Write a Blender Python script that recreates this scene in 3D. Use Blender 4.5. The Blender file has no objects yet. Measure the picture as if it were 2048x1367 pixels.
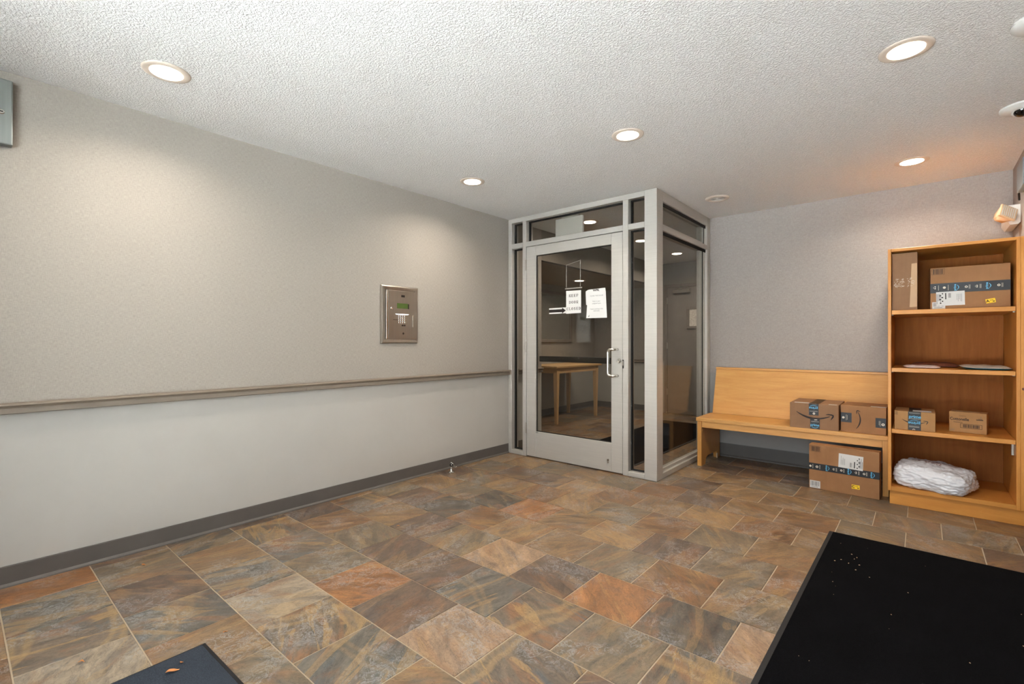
import bpy, bmesh, math, random
from mathutils import Matrix, Vector, noise
random.seed(7)
R = math.radians
S = bpy.context.scene
COL = S.collection

# ------------------------------------------------------------------ camera, world, exposure
YAW = 0.706
CAMX, CAMZ = 3.301, 1.1596
cam_d = bpy.data.cameras.new('camera')
cam_d.sensor_width = 36.0
cam_d.lens = 960.05 * 36.0 / 2048.0
cam_d.clip_start = 0.02
cam = bpy.data.objects.new('camera', cam_d)
COL.objects.link(cam)
cam.location = (CAMX, 0.0, CAMZ)
cam.rotation_euler = (R(90), 0, YAW)
S.camera = cam
S.view_settings.view_transform = 'Standard'
S.view_settings.look = 'None'
S.view_settings.gamma = 1.0
S.view_settings.use_curve_mapping = False
S.view_settings.exposure = 0.18

SKY = 6.0
SUN = 150.0
LAMP_W = 10.0
world = bpy.data.worlds.new('overcast_sky')
S.world = world
world.use_nodes = True
wn = world.node_tree.nodes['Background']
wn.inputs[0].default_value = (0.86, 0.94, 1.0, 1)
wn.inputs[1].default_value = SKY
S.cycles.use_denoising = True
S.cycles.use_adaptive_sampling = True
S.cycles.adaptive_threshold = 0.04
S.cycles.use_light_tree = True
S.cycles.max_bounces = 6
S.cycles.diffuse_bounces = 4
S.cycles.transparent_max_bounces = 12
S.cycles.caustics_reflective = False
S.cycles.caustics_refractive = False
S.cycles.sample_clamp_indirect = 60.0

# key planes of the place (metres)
H = 2.44
YS, XS, YB, XR = 3.811, 1.633, 5.128, 3.82        # glazed partition, its side, bench wall, right wall
YF, YE, XL = -0.75, 7.63, -1.23                   # entry wall, lobby end wall, lobby alcove wall
YO = 4.39                                         # where the left wall opens into the alcove
ZS = 2.08                                         # alcove soffit

# added sunlight from behind the building: its bounce off the paving lifts the ceiling
sd = bpy.data.lights.new('ceiling_bounce_sun', 'SUN'); sd.energy = SUN; sd.angle = R(1.0); sd.color = (1.0, 1.0, 1.0)
so = bpy.data.objects.new('ceiling_bounce_sun', sd); COL.objects.link(so); so.rotation_euler = (R(-32), 0, R(12))
# daylight comes in by the glazed entry behind the camera: a portal in that opening guides sky sampling
pd = bpy.data.lights.new('entry_daylight_portal', 'AREA')
pd.shape = 'RECTANGLE'; pd.size = 2.59; pd.size_y = 2.4
pd.cycles.is_portal = True
po = bpy.data.objects.new('entry_daylight_portal', pd); COL.objects.link(po)
po.location = (2.445, YF - 0.14, 1.2); po.rotation_euler = (R(90), 0, 0)

# ------------------------------------------------------------------ materials
def lin(c):
    return tuple(((v / 255) / 12.92 if v / 255 <= .04045 else ((v / 255 + .055) / 1.055) ** 2.4) for v in c[:3]) + (1.0,)

class N:
    """small node-tree helper"""
    def __init__(s, name):
        s.m = bpy.data.materials.new(name); s.m.use_nodes = True
        s.t = s.m.node_tree; s.b = s.t.nodes['Principled BSDF']; s.out = s.t.nodes['Material Output']
    def n(s, kind, **kw):
        x = s.t.nodes.new('ShaderNode' + kind)
        for k, v in kw.items(): setattr(x, k, v)
        return x
    def l(s, a, b): s.t.links.new(a, b)
    def coord(s, scale=(1, 1, 1), out='Object', rot=(0, 0, 0)):
        c = s.n('TexCoord'); m = s.n('Mapping'); m.inputs['Scale'].default_value = scale; m.inputs['Rotation'].default_value = rot
        s.l(c.outputs[out], m.inputs[0]); return m.outputs[0]
    def noise(s, vec, scale, detail=3, rough=.5, dist=0):
        x = s.n('TexNoise'); x.inputs['Scale'].default_value = scale; x.inputs['Detail'].default_value = detail
        x.inputs['Roughness'].default_value = rough; x.inputs['Distortion'].default_value = dist
        s.l(vec, x.inputs['Vector']); return x.outputs['Fac']
    def ramp(s, fac, stops):
        x = s.n('ValToRGB'); e = x.color_ramp.elements
        while len(e) < len(stops): e.new(.5)
        for el, (p, c) in zip(e, stops): el.position = p; el.color = c if len(c) == 4 else tuple(c) + (1,)
        s.l(fac, x.inputs[0]); return x.outputs[0]
    def mix(s, fac, a, b, mode='MIX'):
        x = s.n('Mix', data_type='RGBA', blend_type=mode)
        for sock, v in ((x.inputs[0], fac), (x.inputs[6], a), (x.inputs[7], b)):
            if hasattr(v, 'is_output'): s.l(v, sock)
            else: sock.default_value = v
        return x.outputs[2]
    def math(s, op, a, b=0.0):
        x = s.n('Math', operation=op)
        for sock, v in ((x.inputs[0], a), (x.inputs[1], b)):
            if hasattr(v, 'is_output'): s.l(v, sock)
            else: sock.default_value = v
        return x.outputs[0]
    def bump(s, h, strength, dist):
        x = s.n('Bump'); x.inputs['Strength'].default_value = strength; x.inputs['Distance'].default_value = dist
        s.l(h, x.inputs['Height']); s.l(x.outputs[0], s.b.inputs['Normal']); return x
    def base(s, v):
        if hasattr(v, 'is_output'): s.l(v, s.b.inputs['Base Color'])
        else: s.b.inputs['Base Color'].default_value = v

def plain(name, c, rough=.5, metal=0.0, spec=.5, var=.06, vscale=9, bump=0, bscale=200):
    a = N(name); col = lin(c); v = a.coord()
    f = a.noise(v, vscale, 4)
    lo = tuple(x * (1 - var) for x in col[:3]) + (1,); hi = tuple(min(1, x * (1 + var)) for x in col[:3]) + (1,)
    a.base(a.ramp(f, [(.3, lo), (.7, hi)]))
    a.b.inputs['Roughness'].default_value = rough; a.b.inputs['Metallic'].default_value = metal
    a.b.inputs['Specular IOR Level'].default_value = spec
    if bump: a.bump(a.noise(v, bscale, 3), bump, .002)
    return a.m

def wood(name, axis, c0, c1, rough=.38):
    a = N(name); sc = {'x': (1.2, 14, 14), 'y': (14, 1.2, 14), 'z': (14, 14, 1.2)}[axis]
    oi = a.n('ObjectInfo'); v0 = a.n('VectorMath', operation='ADD')
    a.l(a.coord(sc), v0.inputs[0]); a.l(a.math('MULTIPLY', oi.outputs['Random'], 37.0), v0.inputs[1])
    v = v0.outputs[0]
    g = a.noise(v, 3.0, 6, .6, .6); g2 = a.noise(v, 22.0, 3, .6); big = a.noise(a.coord((1.5, 1.5, 1.5)), 1.4, 2)
    col = a.ramp(g, [(.25, lin(c0)), (.75, lin(c1))])
    dk = tuple(x * .8 for x in lin(c0)[:3]) + (1,)
    col = a.mix(a.ramp(g2, [(.52, (0, 0, 0)), (.75, (.35, .35, .35))]), col, dk)
    col = a.mix(a.ramp(big, [(.35, (0, 0, 0)), (.7, (.25, .25, .25))]), col, lin(c1))
    a.base(col); a.b.inputs['Roughness'].default_value = rough; a.b.inputs['Specular IOR Level'].default_value = .3
    a.bump(g2, .05, .001)
    return a.m

def wallcover(name, c, weave=.06):
    a = N(name); v = a.coord()
    n1 = a.noise(a.coord((1, 1, .12)), 420, 2, .6); n2 = a.noise(a.coord((.12, .12, 1)), 420, 2, .6)
    w = a.math('ADD', n1, n2); w = a.math('MULTIPLY', w, .5)
    col = lin(c)
    lo = tuple(x * (1 - weave * 2.4) for x in col[:3]) + (1,); hi = tuple(x * (1 + weave * 2.4) for x in col[:3]) + (1,)
    b = a.ramp(w, [(.36, lo), (.64, hi)])
    stain = a.noise(v, 1.3, 4, .6)
    b = a.mix(a.ramp(stain, [(.45, (0, 0, 0)), (.8, (.1, .1, .1))]), b, tuple(x * .8 for x in col[:3]) + (1,))
    a.base(b); a.b.inputs['Roughness'].default_value = .75; a.b.inputs['Specular IOR Level'].default_value = .25
    a.bump(w, .25, .001)
    return a.m

def paint(name, c, rough=.5):
    a = N(name); v = a.coord(); col = lin(c)
    f = a.noise(v, 1.8, 5, .65)
    b = a.ramp(f, [(.35, tuple(x * .95 for x in col[:3]) + (1,)), (.7, col)])
    sc = a.noise(a.coord((3, 3, 14), rot=(.5, .3, .2)), 5.0, 5, .7, 1.0)
    b = a.mix(a.ramp(sc, [(.68, (0, 0, 0)), (.74, (.14, .14, .14))]), b, tuple(x * .6 for x in col[:3]) + (1,))
    a.base(b); a.b.inputs['Roughness'].default_value = rough; a.b.inputs['Specular IOR Level'].default_value = .3
    a.bump(a.noise(v, 160, 3), .06, .001)
    return a.m

def popcorn(name, c):
    a = N(name); v = a.coord()
    n1 = a.noise(v, 105, 3, .55, .5)
    vo = a.n('TexVoronoi'); vo.inputs['Scale'].default_value = 95; a.l(v, vo.inputs['Vector'])
    hgt = a.math('ADD', a.ramp(n1, [(.42, (0, 0, 0)), (.62, (1, 1, 1))]), a.math('MULTIPLY', a.math('SUBTRACT', 1.0, vo.outputs['Distance']), .35))
    col = lin(c)
    a.base(a.ramp(n1, [(.35, tuple(x * .9 for x in col[:3]) + (1,)), (.6, col)]))
    a.b.inputs['Roughness'].default_value = .9; a.b.inputs['Specular IOR Level'].default_value = .15
    a.bump(hgt, .75, .0055)
    return a.m

def slate():
    a = N('slate_tile'); oi = a.n('ObjectInfo'); tc = a.n('TexCoord')
    off = a.n('VectorMath', operation='ADD')
    rv = a.n('CombineXYZ')
    a.l(a.math('MULTIPLY', oi.outputs['Random'], 91.0), rv.inputs[0]); a.l(a.math('MULTIPLY', oi.outputs['Random'], 53.0), rv.inputs[1]); a.l(a.math('MULTIPLY', oi.outputs['Random'], 17.0), rv.inputs[2])
    rot = a.n('VectorRotate', rotation_type='Z_AXIS'); a.l(tc.outputs['Object'], rot.inputs['Vector'])
    a.l(a.math('ADD', a.math('MULTIPLY', oi.outputs['Random'], 2.4), .2), rot.inputs['Angle'])
    a.l(rot.outputs[0], off.inputs[0]); a.l(rv.outputs[0], off.inputs[1])
    mp = a.n('Mapping'); mp.inputs['Scale'].default_value = (1, 2.6, 1); a.l(off.outputs[0], mp.inputs[0])
    v = mp.outputs[0]
    base = oi.outputs['Color']; amt = oi.outputs['Alpha']; o3 = off.outputs[0]
    mp2 = a.n('Mapping'); mp2.inputs['Scale'].default_value = (1, 4.5, 1); a.l(o3, mp2.inputs[0]); v2 = mp2.outputs[0]
    big = a.noise(v, 2.4, 6, .6, 1.4)
    med = a.noise(v, 6.0, 8, .68, 1.0)
    fine = a.noise(o3, 75, 5, .7)
    lowc = a.mix(1.0, base, (.50, .50, .53, 1), 'MULTIPLY'); hic = a.mix(1.0, base, (1.5, 1.42, 1.3, 1), 'MULTIPLY')
    col = a.mix(a.ramp(med, [(.30, (0, 0, 0)), (.70, (1, 1, 1))]), lowc, hic)
    rust = a.ramp(big, [(.52, (0, 0, 0)), (.64, (.8, .8, .8))])
    col = a.mix(a.math('MULTIPLY', rust, a.math('ADD', .42, a.math('MULTIPLY', amt, .45))), col, lin((146, 100, 62)))
    blue = a.ramp(a.noise(v, 2.7, 6, .62, 2.2), [(.54, (0, 0, 0)), (.66, (.85, .85, .85))])
    col = a.mix(a.math('MULTIPLY', blue, a.math('ADD', .05, a.math('MULTIPLY', amt, .6))), col, lin((92, 104, 110)))
    # sedimentary streaks of ochre with a crisp side
    st = a.noise(v2, 1.5, 5, .5, 1.8)
    stm = a.ramp(st, [(.575, (0, 0, 0)), (.595, (1, 1, 1)), (.66, (.75, .75, .75)), (.72, (.15, .15, .15))])
    col = a.mix(a.math('MULTIPLY', stm, a.math('ADD', .14, a.math('MULTIPLY', amt, .40))), col, lin((182, 146, 92)))
    wv = a.n('TexWave', wave_type='BANDS'); a.l(o3, wv.inputs['Vector'])
    wv.inputs['Scale'].default_value = .8; wv.inputs['Distortion'].default_value = 9.0; wv.inputs['Detail'].default_value = 4; wv.inputs['Detail Scale'].default_value = .8
    band = a.ramp(wv.outputs['Fac'], [(.84, (0, 0, 0)), (.90, (.8, .8, .8)), (.97, (1, 1, 1)), (1.0, (.2, .2, .2))])
    col = a.mix(a.math('MULTIPLY', band, a.math('MULTIPLY', a.math('POWER', amt, 2.0), .5)), col, lin((178, 146, 98)))
    # thin dark cracks, pale scuff-like streaks painted in as sky glints
    cr = a.math('ABSOLUTE', a.math('SUBTRACT', a.noise(v, 8, 7, .72, 1.0), .5))
    col = a.mix(a.ramp(cr, [(.0, (.75, .75, .75)), (.011, (0, 0, 0))]), col, lin((44, 38, 34)))
    sc = a.math('ABSOLUTE', a.math('SUBTRACT', a.noise(o3, 15, 8, .78, 1.6), .52))
    glint = a.math('MULTIPLY', a.ramp(sc, [(.0, (1, 1, 1)), (.02, (0, 0, 0))]), a.ramp(a.noise(o3, 4.0, 3), [(.5, (0, 0, 0)), (.6, (.9, .9, .9))]))
    col = a.mix(glint, col, lin((176, 178, 178)))
    col = a.mix(1.0, col, a.ramp(fine, [(.25, (.76, .76, .76)), (.75, (1.06, 1.06, 1.06))]), 'MULTIPLY')
    a.base(col)
    a.l(a.ramp(med, [(.3, (.32, .32, .32)), (.7, (.48, .48, .48))]), a.b.inputs['Roughness'])
    a.bump(a.math('ADD', a.math('MULTIPLY', med, 1.0), a.math('MULTIPLY', fine, .25)), .5, .006)
    return a.m

def glass(name, tint, refl=1.0):
    a = N(name); t = a.t
    t.nodes.remove(a.b)
    geo = a.n('NewGeometry'); dot = a.n('VectorMath', operation='DOT_PRODUCT')
    a.l(geo.outputs['Normal'], dot.inputs[0]); a.l(geo.outputs['Incoming'], dot.inputs[1])
    c = a.math('SUBTRACT', 1.0, a.math('ABSOLUTE', dot.outputs['Value']))
    f = a.math('ADD', .040 * refl, a.math('MULTIPLY', a.math('POWER', c, 5.0), .95 * refl))
    tr = a.n('BsdfTransparent'); tr.inputs[0].default_value = tuple(tint) + (1,)
    gl = a.n('BsdfGlossy'); gl.inputs['Roughness'].default_value = 0.0; gl.inputs[0].default_value = (1, 1, 1, 1)
    mx = a.n('MixShader'); a.l(f, mx.inputs[0]); a.l(tr.outputs[0], mx.inputs[1]); a.l(gl.outputs[0], mx.inputs[2])
    a.l(mx.outputs[0], a.out.inputs['Surface'])
    return a.m

def emit(name, c, strength):
    a = N(name); a.base((0.8, 0.8, 0.8, 1))
    a.b.inputs['Emission Color'].default_value = tuple(c) + (1,); a.b.inputs['Emission Strength'].default_value = strength
    return a.m

def cardboard(name, c):
    a = N(name); col = lin(c)
    f = a.noise(a.coord((1, 1, 1)), 14, 4, .6); g = a.noise(a.coord((160, 160, 1)), 1.0, 2)
    b = a.ramp(f, [(.3, tuple(x * .93 for x in col[:3]) + (1,)), (.7, tuple(x * 1.05 for x in col[:3]) + (1,))])
    b = a.mix(a.ramp(g, [(.45, (0, 0, 0)), (.7, (.12, .12, .12))]), b, tuple(x * .75 for x in col[:3]) + (1,))
    a.base(b); a.b.inputs['Roughness'].default_value = .7; a.b.inputs['Specular IOR Level'].default_value = .25
    return a.m

def carpet(name, c):
    a = N(name); v = a.coord(); col = lin(c)
    n = a.noise(v, 700, 3, .7); n2 = a.noise(v, 5, 3)
    b = a.ramp(n, [(.35, tuple(x * .35 for x in col[:3]) + (1,)), (.75, tuple(x * 1.8 for x in col[:3]) + (1,))])
    b = a.mix(a.ramp(n2, [(.4, (0, 0, 0)), (.7, (.3, .3, .3))]), b, tuple(x * 1.3 for x in col[:3]) + (1,))
    a.base(b); a.b.inputs['Roughness'].default_value = 1.0; a.b.inputs['Specular IOR Level'].default_value = .02
    a.bump(n, .7, .004)
    return a.m

def brushed(name, c, rough=.34, axis=(200, 4, 4), metal=.9):
    a = N(name); col = lin(c)
    n = a.noise(a.coord(axis), 1.0, 3)
    a.base(a.ramp(n, [(.3, tuple(x * .92 for x in col[:3]) + (1,)), (.7, col)]))
    a.b.inputs['Metallic'].default_value = metal; a.b.inputs['Roughness'].default_value = rough
    return a.m

M = {}
M['wall_up'] = wallcover('wallcovering_taupe', (160, 153, 144))
M['wall_low'] = paint('wainscot_paint', (184, 181, 174))
M['wall_back'] = wallcover('wallcovering_grey', (165, 158, 152))
M['wall_back_low'] = paint('wainscot_paint_grey', (158, 155, 150))
M['ceil'] = popcorn('popcorn_ceiling', (240, 238, 234))
M['grout'] = plain('grout', (178, 160, 136), .9, bump=.3)
M['slate'] = slate()
M['base'] = plain('vinyl_baseboard', (92, 87, 82), .5, var=.05)
M['rail'] = plain('handrail_taupe', (134, 122, 108), .45, var=.05)
M['alu'] = brushed('anodised_aluminium', (196, 192, 184), .42, (3, 3, 120), .35)
M['alu_dark'] = plain('dark_gasket', (22, 21, 19), .7)  # gasket black, also used for strips that stand in for frame shade
M['steel'] = brushed('stainless_steel', (176, 168, 156), .3, (90, 90, 3))
M['chrome'] = brushed('satin_chrome', (214, 212, 206), .22, (20, 20, 20), 1.0)
M['glass'] = glass('tinted_glass', (.87, .865, .845), .5)
M['glass_entry'] = glass('clear_glass', (.96, .97, .97))
M['maple_x'] = wood('maple_grain_along', 'x', (204, 146, 80), (220, 168, 100))
M['maple_z'] = wood('maple_grain_upright', 'z', (198, 138, 70), (216, 160, 90))
M['maple_case_x'] = wood('amber_wood_along', 'x', (200, 132, 58), (218, 152, 74))
M['maple_case_z'] = wood('amber_wood_upright', 'z', (200, 132, 58), (218, 152, 74))
M['maple_back_shaded'] = wood('amber_wood_panel_shaded', 'z', (146, 84, 30), (168, 102, 42), .7)  # same wood as the case, shade under the shelves put into its colour
M['maple_y'] = wood('maple_grain_deep', 'y', (200, 132, 58), (218, 152, 74))
M['table'] = wood('table_wood', 'y', (192, 154, 104), (208, 170, 120))
M['table_leg'] = wood('table_leg_wood', 'z', (192, 154, 104), (208, 170, 120))
M['card'] = cardboard('brown_cardboard', (160, 116, 78))
M['card2'] = cardboard('dull_cardboard', (148, 112, 82))
M['card3'] = cardboard('tan_cardboard', (174, 130, 84))
M['card_edge'] = cardboard('cut_cardboard_edge', (98, 70, 44))
M['kraft'] = plain('kraft_paper_tape', (190, 152, 108), .45)
M['tape_dark'] = plain('black_blue_tape', (19, 20, 23), .45, var=.1)
M['ink'] = plain('black_ink', (34, 24, 20), .6)
M['ink_blue'] = plain('light_blue_ink', (96, 176, 216), .5)
M['ink_pale'] = plain('pale_ink', (226, 214, 196), .5)
M['ink_dim'] = plain('grey_ink', (112, 112, 112), .6)
M['paper'] = plain('white_paper', (216, 214, 210), .7, var=.02)
M['yellow'] = plain('yellow_sticker', (250, 206, 30), .6, var=.02)
M['poly'] = plain('white_polythene', (226, 227, 232), .24, spec=.7, var=.03)
M['pinkwhite'] = plain('pale_mailer', (236, 214, 206), .35)
M['mauve'] = plain('brown_paper_mailer', (120, 70, 50), .6)
M['greymail'] = plain('grey_mailer', (196, 188, 176), .4)
M['bluemail'] = plain('blue_mailer', (20, 150, 205), .35)
M['mat'] = carpet('black_mat_pile', (20, 20, 22))
M['mat_small'] = carpet('charcoal_mat_pile', (66, 71, 78))
M['rubber'] = plain('black_rubber', (22, 22, 24), .7)
M['leaf'] = plain('dry_leaf', (196, 128, 70), .7, var=.2, vscale=60)
M['crumb'] = plain('crumb', (210, 176, 140), .7)
M['lens'] = emit('lit_lamp_lens', (1.0, .93, .82), 9.0)
M['trim'] = plain('lamp_trim_white', (214, 200, 184), .4)
M['white_pl'] = plain('white_plastic', (214, 212, 206), .4, var=.02)
M['cream_pl'] = plain('cream_plastic', (216, 186, 150), .35, var=.03)
M['black_gl'] = plain('glossy_black', (10, 10, 11), .06, spec=.8)
M['lcd'] = emit('green_lcd', (.16, .30, .05), .08)
M['lcd'].node_tree.nodes['Principled BSDF'].inputs['Base Color'].default_value = lin((66, 84, 30))
M['keylight'] = emit('keypad_lamp', (.85, .9, 1.0), .7)
M['mirror'] = plain('mirror_silver', (235, 235, 232), .01, 1.0, var=.0)
M['frame_taupe'] = plain('taupe_metal_frame', (118, 110, 100), .45)
M['door_grey'] = plain('grey_door_paint', (120, 113, 104), .5)
M['lobby_up'] = wallcover('lobby_wallcovering', (142, 136, 126))
M['lobby_low'] = paint('lobby_wainscot', (168, 164, 155))
M['bronze'] = plain('dark_bronze', (36, 32, 27), .45, .4)
M['clear_tape'] = plain('clear_tape', (150, 146, 138), .2)
M['box_grey'] = brushed('grey_metal_box', (140, 145, 142), .4, (3, 90, 3), .6)
M['art'] = plain('pale_map_print', (206, 198, 186), .7, var=.25, vscale=40)
M['pave'] = plain('concrete_paving', (186, 190, 192), .9)
M['red_ink'] = plain('pale_blue_cover', (128, 140, 146), .4)

# ------------------------------------------------------------------ geometry helpers
MW = {}
class G:
    """collects shapes; build() links them as ONE mesh object"""
    def __init__(s): s.v = []; s.f = []; s.F = None; s.uvsmooth = False
    def add(s, verts, faces):
        o = len(s.v)
        s.v += [tuple(v) for v in verts]; s.f += [tuple(i + o for i in f) for f in faces]; return s
    def bm(s, b, mat=None):
        b.verts.index_update()
        s.add([(mat @ v.co) if mat else v.co for v in b.verts], [[v.index for v in f.verts] for f in b.faces]); b.free(); return s
    def box(s, x0, x1, y0, y1, z0, z1, bev=0.0, seg=2, mat=None):
        b = bmesh.new(); bmesh.ops.create_cube(b, size=1)
        for v in b.verts:
            v.co = Vector(((x0 + x1) / 2 + v.co.x * (x1 - x0), (y0 + y1) / 2 + v.co.y * (y1 - y0), (z0 + z1) / 2 + v.co.z * (z1 - z0)))
        if bev: bmesh.ops.bevel(b, geom=b.edges[:], offset=bev, segments=seg, profile=.5, affect='EDGES')
        return s.bm(b, mat)
    def prism(s, poly, axis, a0, a1):
        """poly: list of 2D points, extruded along axis ('x': poly is (y,z); 'y': (x,z); 'z': (x,y))"""
        def P(p, a): return {'x': (a, p[0], p[1]), 'y': (p[0], a, p[1]), 'z': (p[0], p[1], a)}[axis]
        n = len(poly); v = [P(p, a0) for p in poly] + [P(p, a1) for p in poly]
        f = [tuple(range(n)), tuple(range(2 * n - 1, n - 1, -1))] + [(i, i + n, (i + 1) % n + n, (i + 1) % n) for i in range(n)]
        return s.add(v, f)
    def lathe(s, prof, loc=(0, 0, 0), n=32, mat=None):
        """prof: list of (radius, z)"""
        v = []; f = []
        for r, z in prof:
            for i in range(n):
                a = 2 * math.pi * i / n; p = Vector((r * math.cos(a), r * math.sin(a), z))
                if mat: p = mat @ p
                v.append((p.x + loc[0], p.y + loc[1], p.z + loc[2]))
        for k in range(len(prof) - 1):
            for i in range(n):
                j = (i + 1) % n; f.append((k * n + i, k * n + j, (k + 1) * n + j, (k + 1) * n + i))
        f.append(tuple(range(n - 1, -1, -1))); f.append(tuple((len(prof) - 1) * n + i for i in range(n)))
        return s.add(v, f)
    def tube(s, pts, r, n=10):
        pts = [Vector(p) for p in pts]; v = []; f = []; up = Vector((0, 0, 1)); prev = None
        for i, p in enumerate(pts):
            d = (pts[min(i + 1, len(pts) - 1)] - pts[max(i - 1, 0)]).normalized()
            if prev is None:
                a = d.cross(up if abs(d.z) < .9 else Vector((1, 0, 0))).normalized()
            else:
                a = (prev - d * prev.dot(d)).normalized()
            prev = a; b = d.cross(a); rr = r[i] if isinstance(r, (list, tuple)) else r
            for k in range(n):
                t = 2 * math.pi * k / n; q = p + (a * math.cos(t) + b * math.sin(t)) * rr; v.append(tuple(q))
        m = len(pts)
        for i in range(m - 1):
            for k in range(n):
                j = (k + 1) % n; f.append((i * n + k, i * n + j, (i + 1) * n + j, (i + 1) * n + k))
        f.append(tuple(range(n - 1, -1, -1))); f.append(tuple((m - 1) * n + k for k in range(n)))
        return s.add(v, f)
    # flat print in a 2-D frame ------------------------------------------------
    def frame(s, mat): s.F = mat; return s
    def poly(s, pts):
        s.add([s.F @ Vector((p[0], p[1], 0)) for p in pts], [tuple(range(len(pts)))]); return s
    def rect(s, u0, u1, v0, v1, ang=0):
        p = [(u0, v0), (u1, v0), (u1, v1), (u0, v1)]
        if ang:
            cx, cy = (u0 + u1) / 2, (v0 + v1) / 2; c, q = math.cos(ang), math.sin(ang)
            p = [(cx + (x - cx) * c - (y - cy) * q, cy + (x - cx) * q + (y - cy) * c) for x, y in p]
        return s.poly(p)
    def strip(s, pts, w):
        """ribbon along 2-D points with per-point half width"""
        L = []; Rr = []
        for i, p in enumerate(pts):
            a = Vector(pts[max(i - 1, 0)]); b = Vector(pts[min(i + 1, len(pts) - 1)]); d = (b - a).normalized(); nn = Vector((-d.y, d.x))
            hw = w[i] if isinstance(w, (list, tuple)) else w
            L.append(Vector(p) + nn * hw); Rr.append(Vector(p) - nn * hw)
        n = len(pts); v = [s.F @ Vector((q.x, q.y, 0)) for q in L + Rr]
        return s.add(v, [(i, i + n, i + n + 1, i + 1) for i in range(n - 1)])
    def ring(s, u, v, r0, r1, n=20, a0=0, a1=2 * math.pi):
        pts = [(u + (r0 + r1) / 2 * math.cos(a0 + (a1 - a0) * i / n), v + (r0 + r1) / 2 * math.sin(a0 + (a1 - a0) * i / n)) for i in range(n + 1)]
        return s.strip(pts, (r1 - r0) / 2)
    def disc(s, u, v, r, n=18):
        return s.poly([(u + r * math.cos(2 * math.pi * i / n), v + r * math.sin(2 * math.pi * i / n)) for i in range(n)])
    def text(s, body, u, v, size, ang=0.0, sx=1.0, bold=0.0):
        cu = bpy.data.curves.new('lettering', 'FONT'); cu.body = body; cu.size = size; cu.align_x = 'CENTER'; cu.align_y = 'CENTER'; cu.offset = bold; cu.resolution_u = 3
        ob = bpy.data.objects.new('lettering', cu); COL.objects.link(ob)
        dg = bpy.context.evaluated_depsgraph_get(); me = ob.evaluated_get(dg).to_mesh()
        mt = s.F @ Matrix.Translation((u, v, 0)) @ Matrix.Rotation(ang, 4, 'Z') @ Matrix.Diagonal((sx, 1, 1, 1))
        s.add([mt @ x.co for x in me.vertices], [list(p.vertices) for p in me.polygons])
        ob.evaluated_get(dg).to_mesh_clear(); bpy.data.objects.remove(ob); bpy.data.curves.remove(cu)
        return s
    def barcode(s, u0, u1, v0, v1, seed=1, box=True, t=.0012):
        rr = random.Random(seed)
        if box:
            s.rect(u0, u1, v0, v0 + t).rect(u0, u1, v1 - t, v1).rect(u0, u0 + t, v0, v1).rect(u1 - t, u1, v0, v1)
            m = (u1 - u0) * .12
        else: m = 0
        x = u0 + m
        while x < u1 - m:
            w = rr.choice((.0012, .002, .003)); s.rect(x, min(x + w, u1 - m), v0 + (t * 2.5 if box else 0), v1 - (t * 2.5 if box else 0)); x += w + rr.choice((.0012, .002, .003))
        return s
    def build(s, name, mat, parent=None, local=False, smooth=False, mats=None, fmat=None):
        me = bpy.data.meshes.new(name)
        vs = s.v
        if parent is not None and not local:
            inv = MW[parent.name].inverted(); vs = [inv @ Vector(v) for v in vs]
        me.from_pydata([tuple(v) for v in vs], [], s.f); me.update()
        b = bmesh.new(); b.from_mesh(me); bmesh.ops.recalc_face_normals(b, faces=b.faces[:]) if s.F is None else None; b.to_mesh(me); b.free()
        for m in (mats or [mat]): me.materials.append(M[m] if isinstance(m, str) else m)
        if fmat:
            for p in me.polygons: p.material_index = fmat(p)
        if smooth:
            for p in me.polygons: p.use_smooth = True
        o = bpy.data.objects.new(name, me); COL.objects.link(o)
        o.parent = parent; MW[o.name] = MW[parent.name].copy() if parent is not None else Matrix()
        return o

def thing(name, label, cat, loc=(0, 0, 0), rotz=0.0, group=None, rot=None):
    o = bpy.data.objects.new(name, None); COL.objects.link(o); o.empty_display_size = .1
    o.location = loc; o.rotation_euler = rot if rot else (0, 0, rotz)
    MW[o.name] = Matrix.Translation(loc) @ (Matrix.Rotation(rot[2], 4, 'Z') @ Matrix.Rotation(rot[1], 4, 'Y') @ Matrix.Rotation(rot[0], 4, 'X') if rot else Matrix.Rotation(rotz, 4, 'Z'))
    o['label'] = label; o['category'] = cat
    if group: o['group'] = group
    return o
def tag(o, label, cat, group=None):
    o['label'] = label; o['category'] = cat
    if group: o['group'] = group
    return o
def struct(o, label=None):
    o['kind'] = 'structure'
    if label: o['label'] = label
    return o
def base_struct(name, label, loc=(0, 0, 0)):
    o = bpy.data.objects.new(name, None); COL.objects.link(o); o.location = loc; o.empty_display_size = .1
    MW[o.name] = Matrix.Translation(loc); return struct(o, label)
def smooth_by_angle(o, deg=35):
    me = o.data
    for p in me.polygons: p.use_smooth = True
    b = bmesh.new(); b.from_mesh(me)
    for e in b.edges:
        if len(e.link_faces) == 2: e.smooth = e.calc_face_angle(0) < R(deg)
    b.to_mesh(me); b.free(); return o
FRONT = lambda d=0.0: Matrix.Translation((0, d, 0)) @ Matrix.Rotation(R(90), 4, 'X')     # (u,v) -> (x, d, z) facing -y

# ------------------------------------------------------------------ the setting
def two_tone(name, label, x0, x1, y0, y1, up, low, zs=.842, ztop=H):
    g = G().box(x0, x1, y0, y1, 0, zs).box(x0, x1, y0, y1, zs, ztop)
    return struct(g.build(name, None, mats=[up, low], fmat=lambda p: 1 if p.center.z < zs - 1e-4 else 0), label)

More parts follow.
